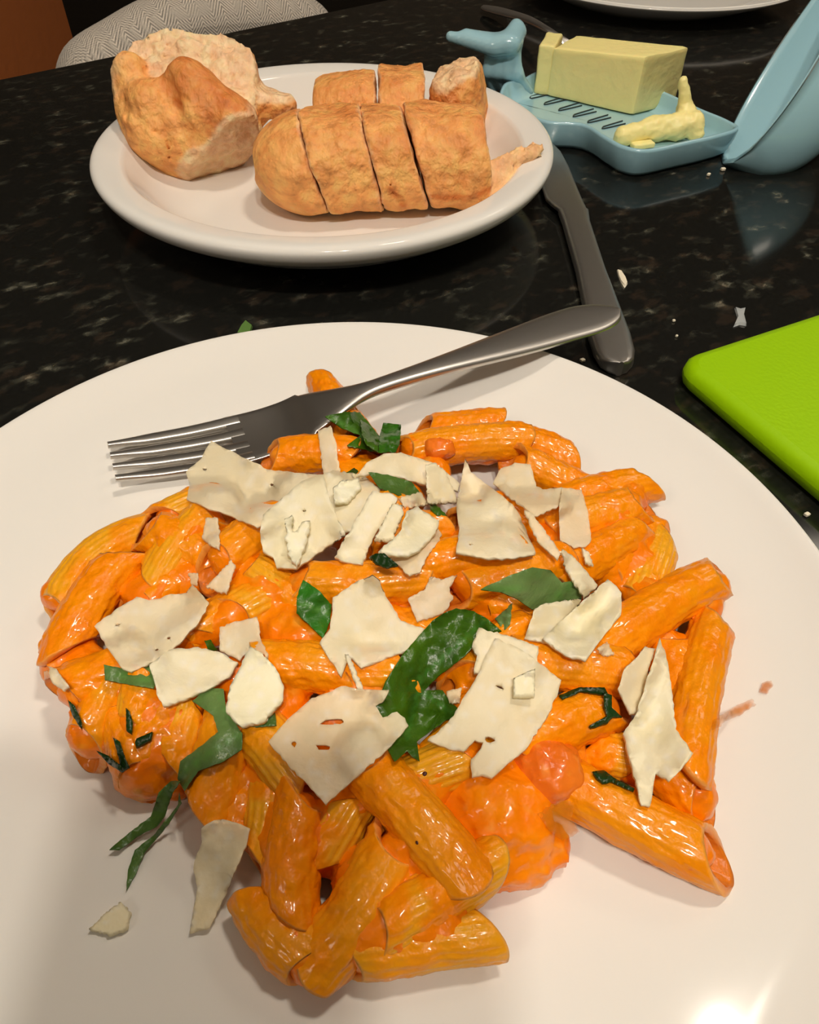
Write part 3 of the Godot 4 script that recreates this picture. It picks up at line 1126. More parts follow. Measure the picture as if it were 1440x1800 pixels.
# x1 y1 h1  x2 y2 h2: both ends of the axis as the photo shows them, heights in mm over the plate; then bend, bareness, roll of the cut, label
func penne_list() -> Array:
	return [
		[108, 1088, 7, 248, 942, 9, -5, 0.65, 2.6, "curved pale penne forming the outer left edge of the pile"],
		[228, 980, 13, 122, 1145, 10, 2, 0.1, 0.6, "smooth orange penne sloping down in front of the outer left one"],
		[256, 934, 15, 362, 985, 14, -1, 0.3, 1.6, "penne with its open mouth at the upper left corner of the pile"],
		[285, 922, 10, 372, 882, 9, 0, 0.6, 0.4, "penne lying under the large cheese flake beside the fork tines"],
		[388, 892, 17, 283, 1012, 13, 1, 0.75, 2.2, "pale diagonal penne left of the small upright cheese chip"],
		[374, 1003, 20, 470, 924, 20, 0, 0.25, 1.6, "penne whose round mouth faces the viewer, between two small cheese chips"],
		[455, 1032, 14, 350, 1118, 13, -1, 0.45, 0.3, "penne sloping down to the right corner of the large left cheese flake"],
		[430, 998, 17, 532, 1062, 16, 0, 0.55, 1.4, "penne running down to the bright curled basil leaf"],
		[398, 1092, 16, 482, 1048, 16, 0, 0.6, 0.9, "short penne above the square cheese chip left of centre"],
		[472, 810, 9, 608, 800, 12, -1, 0.2, 1.6, "open-ended penne beside the neck of the fork"],
		[572, 684, 6, 642, 788, 8, 1, 0.15, 3.8, "penne whose tip peeps out beyond the fork handle"],
		[698, 800, 12, 908, 776, 12, -1, 0.3, 1.2, "ridged penne along the back edge of the pile, right of the basil"],
		[738, 764, 6, 862, 750, 7, 0, 0.15, 1.8, "penne rearmost in the pile, ending in a small upright knob"],
		[885, 776, 9, 1000, 812, 6, -1, 0.2, 0.2, "ridged penne at the upper right corner of the back edge"],
		[900, 812, 13, 1022, 866, 9, 0, 0.2, 0.8, "penne under the two cheese flakes at the upper right"],
		[1012, 882, 12, 1132, 852, 9, 0, 0.2, 5.6, "topmost of the stacked penne at the right shoulder of the pile"],
		[985, 925, 15, 1130, 888, 13, 0, 0.3, 4.7, "ridged penne second in the stack at the right shoulder"],
		[985, 1010, 16, 1126, 926, 10, 1, 0.25, 4.7, "penne third in the stack at the right shoulder, slanting down"],
		[1045, 1032, 10, 1132, 945, 6, 0, 0.2, 0.9, "lowest penne in the stack at the right shoulder"],
		[1116, 1078, 8, 1156, 955, 6, 0, 0.6, 2.8, "pale ridged penne standing up behind the thick slanting one"],
		[1062, 1142, 14, 1266, 1012, 9, -1, 0.3, 4.4, "thick penne slanting to the right edge of the pile with a lumpy open end"],
		[1256, 1090, 7, 1205, 1352, 11, 1, 0.25, 2.2, "long penne down the right edge of the pile"],
		[1160, 1350, 7, 1238, 1418, 5.6, 0, 0.05, 4.9, "saucy penne end under the long one at the right edge"],
		[1172, 1118, 8, 1206, 1255, 7, 0, 0.1, 1.6, "narrow penne between the tall cheese flake and the long right one"],
		[945, 1348, 10, 1262, 1512, 5.6, 1, 0.3, 5.0, "long ridged penne at the lower right pointing out over bare plate"],
		[1048, 1325, 5.6, 1135, 1348, 5.6, 0, 0.5, 3.0, "dull brown penne end in the gap behind the lower right one"],
		[930, 1302, 14, 1082, 1236, 12, 0, 0.2, 4.7, "broad penne ringed by a dark basil strand at its open end"],
		[935, 1165, 18, 1122, 1186, 13, 0, 0.3, 5.8, "ridged penne lying level below the right-hand cheese flakes"],
		[515, 1026, 20, 725, 1022, 21, 1, 0.35, 1.6, "penne lying level above the centre with an open left end"],
		[700, 1012, 22, 885, 968, 22, 0, 0.2, 0.7, "penne crossing the top of the pile below the triangular cheese flake"],
		[790, 1037, 19, 968, 988, 19, 1, 0.3, 0.9, "long ridged penne ending under the broad right basil leaf"],
		[828, 1060, 15, 918, 1066, 14, 0, 0.35, 0.4, "short penne under the tip of the right basil leaf"],
		[476, 1170, 17, 608, 1180, 17, 0, 0.4, 5.7, "shiny ridged penne left of the middle cheese flake's lower point"],
		[600, 1186, 15, 705, 1188, 16, 0, 0.4, 0.2, "penne peeping out below the middle cheese flake"],
		[433, 1262, 13, 522, 1368, 12, 0, 0.8, 0.6, "yellow penne left of the holed cheese flake"],
		[462, 1330, 8, 458, 1530, 6, -2, 0.5, 3.3, "slim penne standing left of the big bright one at the front"],
		[538, 1385, 13, 514, 1592, 8, 1, 0.1, 2.4, "big bright orange penne with a drooping tip at the front left"],
		[622, 1408, 9, 556, 1520, 7, 0, 0.5, 0.5, "penne tucked between the two large front ones"],
		[702, 1468, 13, 570, 1680, 6, -1, 0.4, 2.0, "large penne leaning down to the frontmost point of the pile"],
		[638, 1334, 16.5, 815, 1538, 14, 0, 0.35, 1.6, "thick penne running diagonally down from the holed cheese flake"],
		[850, 1525, 11, 645, 1652, 8, 0, 0.5, 4.6, "penne with a torn open mouth crossing the front of the pile"],
		[590, 1672, 5.6, 838, 1635, 5.6, 0, 0.75, 0.4, "pale ridged penne frontmost, lying flat along the front edge"],
		[470, 1594, 5.8, 572, 1692, 5.6, 1, 0.4, 3.6, "penne lying under the front left corner of the pile"],
		[735, 1372, 13, 838, 1334, 14, 0, 0.75, 5.4, "yellow pointed penne right of the holed cheese flake with a dark speck"],
		[755, 1410, 9, 822, 1362, 9, 0, 0.7, 0.8, "shadowed penne behind the tomato lumps"],
		[95, 1188, 6, 136, 1112, 7, 0, 0.1, 2.9, "reddish penne end at the far left with a cheese sliver against it"],
		[112, 1216, 12, 228, 1164, 14, 1, 0.2, 0.3, "curved penne above the pointed one at the lower left"],
		[150, 1318, 7, 202, 1212, 12, 0, 0.45, 1.7, "pointed penne with pale ridges at the lower left edge"],
		[260, 1212, 15, 250, 1290, 9, 0, 0.55, 4.2, "steep penne under the left basil strip"],
		[306, 1235, 13, 243, 1335, 8, 0, 0.3, 3.9, "shiny penne sloping to the lower left between basil strands"],
		[334, 1242, 12, 308, 1352, 7, 0, 0.6, 3.5, "yellowish penne left of the long basil ribbon"],
		[225, 1290, 9, 260, 1378, 5.6, 0, 0.15, 4.4, "saucy lowest penne at the lower left edge of the pile"],
		[406, 1258, 14, 370, 1428, 8, 0, 0.3, 2.7, "penne hanging down behind the basil ribbon's bend"],
		[414, 1378, 6, 406, 1462, 5.6, 0, 0.55, 3.1, "short penne above the cheese flake lying on bare plate"],
		[520, 872, 18, 690, 900, 19, 0, 0.3, 1.0, "penne buried under the cluster of cheese flakes at the back"],
		[620, 960, 18, 762, 932, 19, 0, 0.3, 0.5, "penne showing between the broken pale flakes and the triangular one"],
		[820, 925, 17, 960, 905, 16, 0, 0.2, 0.3, "penne under the triangular cheese flake"],
		[650, 1095, 14, 792, 1125, 14, 0, 0.3, 0.6, "penne in the shade under the big basil leaf's upper end"],
		[812, 1205, 13, 900, 1120, 14, 0, 0.3, 1.1, "penne under the large right cheese flake's upper corner"],
		[560, 1285, 12, 645, 1215, 13, 0, 0.3, 0.8, "penne under the holed cheese flake"],
		[300, 1132, 11, 400, 1085, 12, 0, 0.3, 0.4, "penne under the large left cheese flake"],
		[885, 1240, 12, 790, 1325, 11, 0, 0.5, 0.9, "penne under the large right cheese flake's lower lobe"],
		[430, 932, 14, 540, 902, 15, 0, 0.2, 0.7, "penne under the pale flake with the white crumble"],
		[236, 1080, 10, 335, 1012, 11, 0, 0.15, 1.2, "red-sauced penne behind the large left cheese flake"],
		[592, 838, 9, 702, 850, 13, 0, 0.3, 0.2, "penne under the curved cheese strip"],
		[480, 1120, 12, 580, 1140, 13, 0, 0.1, 0.2, "sauce-buried penne left of the middle cheese flake"],
	]

func penne_axis(q: Array) -> Array:
	var a := PP(q[0], q[1], q[2] * 0.001)
	var b := PP(q[3], q[4], q[5] * 0.001)
	var d := b - a
	var side := Vector3(-d.z, 0, d.x).normalized()
	var pts := []
	for i in 9:
		var t := i / 8.0
		pts.append(a.lerp(b, t) + side * (4.0 * t * (1 - t) * q[6] * 0.001) + Vector3.UP * (4.0 * t * (1 - t) * 0.0006))
	return pts

func penne_mesh(pts: Array, bare: float, roll: float, seed_: int) -> ArrayMesh:
	var path := smooth_path(pts, 4)
	var nu := 84
	var nv := path.size()
	var v := PackedVector3Array()
	var col := PackedColorArray()
	var idx := PackedInt32Array()
	var L := 0.0
	for i in nv - 1: L += path[i].distance_to(path[i + 1])
	var off := Vector3(seed_ * 0.37, 0, 0)
	var squash := 1.0 + 0.06 * sin(seed_ * 1.7)
	var slant := 0.95
	for layer in 2:
		for i in nv:
			var t := float(i) / (nv - 1)
			var tn: Vector3 = (path[mini(i + 1, nv - 1)] - path[maxi(i - 1, 0)]).normalized()
			var side := tn.cross(Vector3.UP).normalized()
			var up := side.cross(tn)
			var ends := 1.0 - smoothstep(0.0, 0.10, minf(t, 1.0 - t))
			for k in nu:
				var th := TAU * k / nu
				var dir := side * cos(th) * squash + up * sin(th) / squash
				var shift := slant * RP * cos(th - roll)
				var p0: Vector3 = path[i] + tn * shift * 0.9
				var q := p0 + dir * RP + off
				var coat := smoothstep(-0.25, 0.35, na.get_noise_3dv(q * 1.1)) # where sauce covers the ridges
				coat = lerpf(coat, 1.0, 1.0 - bare) if bare < 0.5 else coat * (1.6 - bare)
				var ridge := 0.00018 * cos(th * 21.0) * (1.0 - 0.75 * coat) * (1.0 - ends)
				var lump := 0.00042 * nb.get_noise_3dv(q) * (0.35 + coat) + 0.0005 * na.get_noise_3dv(q * 0.8)
				var r := RP * (1.0 - 0.05 * ends) + ridge + lump + 0.00025 * coat
				var c: Color
				if layer == 1:
					r = RP * 0.70 + lump * 0.5
					c = C(226, 140, 40).lerp(C(210, 96, 20), 0.5)
				else:
					var f := 0.5 + 0.5 * nb.get_noise_3dv(q * 0.8 + Vector3(3, 3, 3))
					var raw := C(236, 156, 10).lerp(C(242, 176, 34), f)
					var sauce := C(248, 144, 2).lerp(C(240, 120, 2), clampf(f * 1.2 - 0.2, 0, 1))
					c = raw.lerp(sauce, coat * lerpf(1.0, 0.55, bare))
					c = c.lerp(C(214, 150, 50), 0.35 * (0.5 + 0.5 * cos(th * 21.0)) * (1.0 - coat))
					if ends > 0.8: c = c.lerp(C(244, 196, 120), 0.35 * (ends - 0.8) * 5.0)
				v.append(p0 + dir * r)
				col.append(c)
	var lay := nv * nu
	for i in nv - 1:
		for k in nu:
			var a := i * nu + k
			var b := i * nu + (k + 1) % nu
			idx.append_array([a, b, a + nu, b, b + nu, a + nu])
			idx.append_array([a + lay, a + nu + lay, b + lay, b + lay, a + nu + lay, b + nu + lay])
	for k in nu:
		var kb := (k + 1) % nu
		idx.append_array([k, k + lay, kb, kb, k + lay, kb + lay])
		var e := (nv - 1) * nu
		idx.append_array([e + k, e + kb, e + k + lay, e + kb, e + kb + lay, e + k + lay])
	return make_mesh(v, idx, col)

func put_height(x: float, z: float, y: float) -> void:
	var i := int((x - HX) / HS)
	var j := int((z - HZ) / HS)
	if i < 0 or j < 0 or i >= HW or j >= HD: return
	H[j * HW + i] = maxf(H[j * HW + i], y)

func height(x: float, z: float) -> float:
	return H[clampi(int((z - HZ) / HS), 0, HD - 1) * HW + clampi(int((x - HX) / HS), 0, HW - 1)]

func soft_height(x: float, z: float) -> float:
	var u := clampf((x - HX) / HS - 0.5, 0, HW - 1.001)
	var w := clampf((z - HZ) / HS - 0.5, 0, HD - 1.001)
	var i := int(u)
	var j := int(w)
	var fu := u - i
	var fw := w - j
	var o := j * HW + i
	return lerpf(lerpf(HB[o], HB[o + 1], fu), lerpf(HB[o + HW], HB[o + HW + 1], fu), fw)

func blur(i0: int, j0: int, i1: int, j1: int) -> void:
	for j in range(maxi(j0, 0), mini(j1, HD)):
		for i in range(maxi(i0, 0), mini(i1, HW)):
			var s := 0.0
			for b in [-4, -2, 0, 2, 4]:
				var row: int = clampi(j + b, 0, HD - 1) * HW
				for a in [-4, -2, 0, 2, 4]:
					s += H[row + clampi(i + a, 0, HW - 1)]
			HB[j * HW + i] = s / 25.0

func plate_heights() -> void:
	H.resize(HW * HD)
	HB.resize(HW * HD)
	for j in HD:
		for i in HW:
			H[j * HW + i] = plate_y(HX + (i + 0.5) * HS, HZ + (j + 0.5) * HS)

func pasta() -> void:
	var axes := []
	var k := 0
	var report := ""
	for q in penne_list():
		var pts := penne_axis(q)
		axes.append(pts)
		report += "%d:%.0f " % [k, pts[0].distance_to(pts[-1]) * 1000.0]
		single("penne", penne_mesh(pts, q[7], q[8], k), M.penne, q[9], "pasta", "penne on the dinner plate")
		k += 1
		for s in range(0, 41):
			var t := s / 40.0 * 8.0
			var c: Vector3 = pts[mini(int(t), 7)].lerp(pts[mini(int(t), 7) + 1], t - mini(int(t), 7))
			for a in range(-6, 7):
				for b in range(-6, 7):
					var rr := (a * a + b * b) * 1e-6
					if rr < RP * RP: put_height(c.x + a * HS, c.z + b * HS, c.y + sqrt(RP * RP - rr))
	sauce(axes)
	blur(0, 0, HW, HD)

func sauce(axes: Array) -> void:
	# sauce fills the creases between the pasta: a smooth union of all the pasta, drawn in a little and roughened
	var cell := 0.0009
	var lo := Vector3(-0.108, FLOOR_Y - 0.001, -0.172)
	var hi := Vector3(0.094, FLOOR_Y + 0.036, -0.026)
	var n := Vector3i(((hi - lo) / cell).ceil()) + Vector3i.ONE
	var F := PackedFloat32Array()
	F.resize(n.x * n.y * n.z)
	F.fill(0.02)
	var blobs := []
	for pts in axes:
		var L: float = pts[0].distance_to(pts[-1])
		var cut := minf(0.006 / L, 0.25)
		var a: Vector3 = pts[0].lerp(pts[4], cut * 2.0)
		var b: Vector3 = pts[8].lerp(pts[4], cut * 2.0)
		var sag: Vector3 = (pts[4] - (pts[0] + pts[8]) / 2.0) * 0.6
		blobs.append([a + sag, b + sag, RP, RP])
	# extra lumps of sauce: pixel, height, radius in mm
	for q in [[540, 1120, 17, 6], [500, 1110, 15, 6], [560, 1085, 15, 5], [470, 1100, 14, 5], [270, 1040, 11, 7], [330, 1020, 13, 5], [190, 1200, 9, 7], [150, 1170, 8, 6], [250, 1350, 4, 7], [300, 1370, 3, 5], [700, 960, 18, 7], [820, 960, 17, 7], [960, 960, 14, 7], [1100, 880, 10, 6], [1110, 1000, 8, 6], [1080, 1170, 8, 6], [1200, 1260, 5, 5], [930, 1340, 9, 7], [990, 1330, 9, 5], [640, 1560, 7, 7], [560, 1660, 4, 5], [720, 1500, 10, 6], [760, 1150, 13, 7], [880, 1080, 13, 6], [680, 1240, 12, 7], [500, 1230, 11, 7], [420, 1200, 11, 7], [350, 1190, 11, 6], [850, 790, 9, 6], [960, 800, 6, 5], [760, 830, 12, 6], [640, 810, 8, 5], [560, 815, 8, 5], [390, 1010, 13, 4], [1010, 970, 13, 5], [400, 960, 13, 6], [600, 930, 15, 8], [880, 900, 14, 7], [700, 880, 14, 8], [620, 1060, 14, 7], [740, 1060, 15, 7], [820, 1270, 10, 7], [700, 1330, 11, 6], [590, 1350, 9, 7], [460, 1290, 9, 6], [380, 1350, 6, 5], [1240, 1060, 8, 4.5], [1255, 1030, 9, 3.5]]:
		var c := PP(q[0], q[1], q[2] * 0.001)
		blobs.append([c, c + Vector3(0.0012, 0.0, 0.0009), q[3] * 0.001, q[3] * 0.00092])
	for bl in blobs:
		var a: Vector3 = bl[0]
		var b: Vector3 = bl[1]
		var m := Vector3.ONE * (maxf(bl[2], bl[3]) + 0.0045)
		var i0 := Vector3i(((a.min(b) - m - lo) / cell).floor()).clamp(Vector3i.ZERO, n - Vector3i.ONE)
		var i1 := Vector3i(((a.max(b) + m - lo) / cell).ceil()).clamp(Vector3i.ZERO, n - Vector3i.ONE)
		var ab := b - a
		var il := 1.0 / maxf(ab.length_squared(), 1e-12)
		for z in range(i0.z, i1.z + 1):
			for y in range(i0.y, i1.y + 1):
				var o := (z * n.y + y) * n.x
				for x in range(i0.x, i1.x + 1):
					var p := lo + Vector3(x, y, z) * cell - a
					var t := clampf(p.dot(ab) * il, 0.0, 1.0)
					var d := p.distance_to(ab * t) - lerpf(bl[2], bl[3], t)
					var f := F[o + x]
					var h := 0.0040 - absf(d - f)
					F[o + x] = minf(d, f) - (h * h * 62.0 if h > 0.0 else 0.0)
	for z in n.z:
		for y in n.y:
			var o := (z * n.y + y) * n.x
			for x in n.x:
				var f := F[o + x]
				if f > 0.004 or f < -0.004: continue
				var p := lo + Vector3(x, y, z) * cell
				F[o + x] = f + 0.00085 - 0.0011 * na.get_noise_3dv(p * 1.5 + Vector3(2, 0, 0)) - 0.0006 * nb.get_noise_3dv(p)
	var colr := func(p: Vector3) -> Color:
		var f := 0.5 + 0.5 * nb.get_noise_3dv(p * 0.6 + Vector3(8, 0, 0))
		var g := 0.5 + 0.5 * na.get_noise_3dv(p * 0.7 + Vector3(0, 8, 0))
		var c := C(246, 140, 4).lerp(C(236, 110, 2), clampf(g * 1.5 - 0.3, 0, 1))
		return c.lerp(C(240, 160, 50), smoothstep(0.62, 0.85, f) * 0.7)
	var sm := nets(F, n, lo, cell, colr)
	for p in sm.surface_get_arrays(0)[Mesh.ARRAY_VERTEX]: put_height(p.x, p.z, p.y)
	single("sauce", sm, M.sauce, "creamy tomato sauce clinging to the penne and filling the gaps", "sauce", "", "stuff")
	# the mound of crushed tomato at the front right, and two lone pieces
	lump("tomato_mound", "lumpy mound of crushed tomato in sauce, front right of the pile", [[835, 1410, 9, 8], [800, 1420, 8, 6], [880, 1395, 9, 8], [915, 1410, 9, 7], [870, 1440, 9, 9], [825, 1455, 8, 6], [910, 1450, 8, 8], [940, 1475, 5, 5.5], [965, 1488, 4, 4.5], [890, 1500, 5, 7], [855, 1535, 4, 4.5], [930, 1510, 4, 5], [850, 1380, 12, 5], [935, 1400, 8, 4]], C(250, 142, 4), C(242, 116, 2))
	lump("tomato_piece", "soft pink-red tomato piece at the head of the lower right penne", [[950, 1342, 13, 6], [975, 1352, 13, 6], [985, 1370, 12, 5], [960, 1372, 12, 5]], C(236, 124, 34), C(226, 100, 22))
	lump("tomato_piece", "small reddish tomato piece on the back penne right of the basil", [[760, 788, 16.2, 2.8], [774, 786, 16.6, 2.4], [786, 792, 16.2, 2.2], [768, 796, 16, 2.4]], C(240, 126, 34), C(230, 104, 22))

func lump(called: String, label: String, balls: Array, c0: Color, c1: Color) -> void:
	var bs := []
	var lo := Vector3.ONE
	var hi := -Vector3.ONE
	for q in balls:
		var c := PP(q[0], q[1], q[2] * 0.001)
		var r: float = q[3] * 0.001
		bs.append([c, r])
		lo = lo.min(c - Vector3.ONE * (r + 0.003))
		hi = hi.max(c + Vector3.ONE * (r + 0.003))
		for a in range(-8, 9):
			for b in range(-8, 9):
				var rr := (a * a + b * b) * 1e-6
				if rr < r * r: put_height(c.x + a * HS, c.z + b * HS, c.y + sqrt(r * r - rr))
	lo.y = maxf(lo.y, FLOOR_Y - 0.001)
	var f := func(p: Vector3) -> float:
		var d := 0.02
		for b in bs: d = smin(d, p.distance_to(b[0]) - b[1], 0.0022)
		return d - 0.0013 * na.get_noise_3dv(p * 2.2) - 0.0006 * nb.get_noise_3dv(p * 1.2)
	var colr := func(p: Vector3) -> Color:
		var g := 0.5 + 0.5 * na.get_noise_3dv(p * 1.4)
		return c0.lerp(c1, clampf(g * 1.6 - 0.4, 0, 1)).lerp(C(242, 160, 60), smoothstep(0.66, 0.9, 0.5 + 0.5 * nb.get_noise_3dv(p)) * 0.6)
	single(called, field(lo, hi, 0.0009, f, colr), M.sauce, label, "tomato")

# ---------------------------------------------------------------- thin things laid on the pile
# outline: pixels round the piece as the photo shows it; it is laid over whatever lies beneath at that place
func sheet(called: String, label: String, category: String, group: String, material: Material, outline: Array, o := {}) -> MeshInstance3D:
	var poly := PackedVector2Array()
	for i in range(0, outline.size(), 2): poly.append(Vector2(outline[i], outline[i + 1]))
	var lo := poly[0]
	var hi := poly[0]
	for p in poly:
		lo = lo.min(p)
		hi = hi.max(p)
	var span := maxf(hi.x - lo.x, hi.y - lo.y)
	var rag: float = o.get("rag", 1.3)
	var step := clampf(span / 22.0, 3.0, 7.0)
	# torn edge
	var edge := PackedVector2Array()
	for i in poly.size():
		var a := poly[i]
		var b := poly[(i + 1) % poly.size()]
		var m := maxi(1, int(a.distance_to(b) / step))
		var nrm := (b - a).orthogonal().normalized()
		var torn := rag * (0.35 + rng.randf())
		for k in m:
			var jitter := 0.0 if k == 0 else rng.randf_range(-torn, torn)
			edge.append(a.lerp(b, float(k) / m) + nrm * jitter)
	var pts := PackedVector2Array(edge)
	var holes := []
	for hq in o.get("holes", []):
		var ring := PackedVector2Array()
		for k in 9:
			var a := TAU * k / 9
			var e := Vector2(cos(a) * hq[2], sin(a) * hq[3]) * rng.randf_range(0.7, 1.25)
			ring.append(Vector2(hq[0], hq[1]) + e.rotated(hq[4] if hq.size() > 4 else 0.0))
		holes.append(ring)
		pts.append_array(ring)
	var y := lo.y
	var g: float = o.get("grid", clampf(span / 12.0, 5.0, 11.0))
	var odd := 0
	while y < hi.y:
		var x := lo.x + (g / 2 if odd % 2 else 0.0)
		while x < hi.x:
			var p := Vector2(x, y) + Vector2(rng.randf_range(-1, 1), rng.randf_range(-1, 1))
			var ok := Geometry2D.is_point_in_polygon(p, edge)
			if ok:
				for q in edge:
					if q.distance_squared_to(p) < 9.0:
						ok = false
						break
			for r in holes:
				if ok and Geometry2D.is_point_in_polygon(p, r): ok = false
			if ok: pts.append(p)
			x += g
		y += g * 0.866
		odd += 1
	var tri := Geometry2D.triangulate_delaunay(pts)
	# lay it on the pile
	var n := pts.size()
	var ys := PackedFloat32Array()
	ys.resize(n)
	var w := PackedVector3Array()
	w.resize(n)
	var first := PackedFloat32Array()      # where the line of sight first meets what lies there
	first.resize(n)
	var sum := Vector3.ZERO
	for i in n:
		var h := 0.058
		var p := Vector3.ZERO
		while h > 0.0075:
			p = P(pts[i].x, pts[i].y, h)
			if first[i] == 0.0 and maxf(maxf(height(p.x, p.z), height(p.x, p.z + 0.0011)), maxf(height(p.x - 0.001, p.z), height(p.x + 0.001, p.z)) - 0.0002) >= h: first[i] = h
			if soft_height(p.x, p.z) >= h: break
			h -= 0.0005
		w[i] = p
		sum += p
	var c := sum / n
	var sxx := 1e-9
	var sxz := 0.0
	var szz := 1e-9
	var sxy := 0.0
	var szy := 0.0
	for p in w:
		var d := p - c
		sxx += d.x * d.x
		sxz += d.x * d.z
		szz += d.z * d.z
		sxy += d.x * d.y
		szy += d.z * d.y
	var det := sxx * szz - sxz * sxz + 1e-14
	var bx := clampf((sxy * szz - szy * sxz) / det, -0.8, 0.8)
	var bz := clampf((szy * sxx - sxy * sxz) / det, -0.6, 0.8)
	var limp: float = o.get("limp", 0.45)
	var gaps := []
	var wr: float = o.get("wrinkle", 0.0006)
	var curl: float = o.get("curl", 0.0)
	var mid := (lo + hi) / 2
	for i in n:
		var plane := c.y + bx * (w[i].x - c.x) + bz * (w[i].z - c.z)
		var rr := pts[i].distance_to(mid) / (span * 0.5)
		ys[i] = lerpf(plane, w[i].y, limp) + wr * na.get_noise_3dv(w[i] * o.get("wrinkle_scale", 1.6) + Vector3(outline[0], 0, 0)) + curl * rr * rr
		gaps.append(height(w[i].x, w[i].z) - ys[i])
	gaps.sort()
	var lift: float = clampf(gaps[int((n - 1) * 0.82)] + 0.0003, -0.001, 0.006) + o.get("lift", 0.0)
	var th: float = o.get("thick", 0.0008)
	var v := PackedVector3Array()
	for i in n:
		var yy := ys[i] + lift
		yy = maxf(yy, first[i] + 0.0007)     # it may not pass through what it lies on
		ys[i] = yy - lift
	for i in n: v.append(P(pts[i].x, pts[i].y, ys[i] + lift + th))
	for i in n: v.append(P(pts[i].x, pts[i].y, ys[i] + lift + th) + Vector3(0, -th, 0))
	var idx := PackedInt32Array()
	var seen := {}
	for t in range(0, tri.size(), 3):
		var a := tri[t]
		var b := tri[t + 1]
		var d := tri[t + 2]
		var m := (pts[a] + pts[b] + pts[d]) / 3.0
		if not Geometry2D.is_point_in_polygon(m, edge): continue
		var bad := false
		for r in holes:
			if Geometry2D.is_point_in_polygon(m, r): bad = true
		if bad: continue
		if (pts[b] - pts[a]).cross(pts[d] - pts[a]) < 0.0:
			var s := b
			b = d
			d = s
		idx.append_array([a, b, d, a + n, d + n, b + n])
		for e in [[a, b], [b, d], [d, a]]:
			if seen.has(Vector2i(e[1], e[0])): seen.erase(Vector2i(e[1], e[0]))
			else: seen[Vector2i(e[0], e[1])] = true
		for s in 4:
			for q in 4:
				var p := v[a].lerp(v[b], s / 4.0).lerp(v[d], q / 4.0)
				put_height(p.x, p.z, p.y)
	for e in seen: idx.append_array([e.x, e.x + n, e.y, e.y, e.x + n, e.y + n])
	var ca: Color = o.get("c0", C(240, 226, 190))
	var cb: Color = o.get("c1", C(226, 206, 160))
	var vein: Color = o.get("vein", Color(0, 0, 0, 0))
	var col := PackedColorArray()
	var veins: Array = o.get("veins", [])
	for i in v.size():
		var p := v[i]
		var k := clampf(0.5 + 0.7 * na.get_noise_3dv(p * 1.2), 0, 1)
		var cc := ca.lerp(cb, k)
		if o.has("grain"): cc = cc.lerp(C(252, 246, 226), smoothstep(0.25, 0.5, nb.get_noise_3dv(p * 1.5)) * 0.8)
		for s in veins:
			var q := Geometry2D.get_closest_point_to_segment(pts[i % n], s[0], s[1])
			cc = cc.lerp(vein, 0.7 * (1.0 - smoothstep(1.0, 5.0, q.distance_to(pts[i % n]))))
		cc.a = o.get("alpha", 1.0)
		if o.has("fade") and i % n < edge.size(): cc.a *= 0.35
		col.append(cc)
	var l3 := v[0]
	var h3 := v[0]
	for p in v:
		l3 = l3.min(p)
		h3 = h3.max(p)
	blur(int((l3.x - HX) / HS) - 8, int((l3.z - HZ) / HS) - 8, int((h3.x - HX) / HS) + 8, int((h3.z - HZ) / HS) + 8)
	return single(called, make_mesh(v, idx, col), material, label, category, group)

func flake(label: String, outline: Array, tone := 0.5, o := {}) -> void:
	# tone 0: thin and glassy, 1: thick, pale and chalky
	var d := {"c0": C(252, 240, 206).lerp(C(254, 250, 222), tone), "c1": C(248, 228, 186).lerp(C(250, 240, 198), tone), "alpha": lerpf(0.58, 0.92, tone), "thick": lerpf(0.0006, 0.0013, tone), "grain": true, "rag": 1.6, "limp": 0.4}
	d.merge(o, true)
	sheet("cheese_flake", label, "cheese", "cheese flakes scattered over the pasta", M.cheese, outline, d)

func leaf(label: String, outline: Array, o := {}) -> void:
	var pale: float = o.get("pale", 0.0)
	var d := {"c0": C(72, 112, 22).lerp(C(128, 156, 98), pale), "c1": C(44, 80, 12).lerp(C(96, 128, 70), pale), "thick": 0.00035, "rag": 0.8, "limp": 0.8, "wrinkle": 0.0016, "wrinkle_scale": 2.6, "vein": C(96, 150, 66)}
	d.merge(o, true)
	sheet("basil_strip", label, "basil", "basil strips scattered over the pasta", M.basil, outline, d)

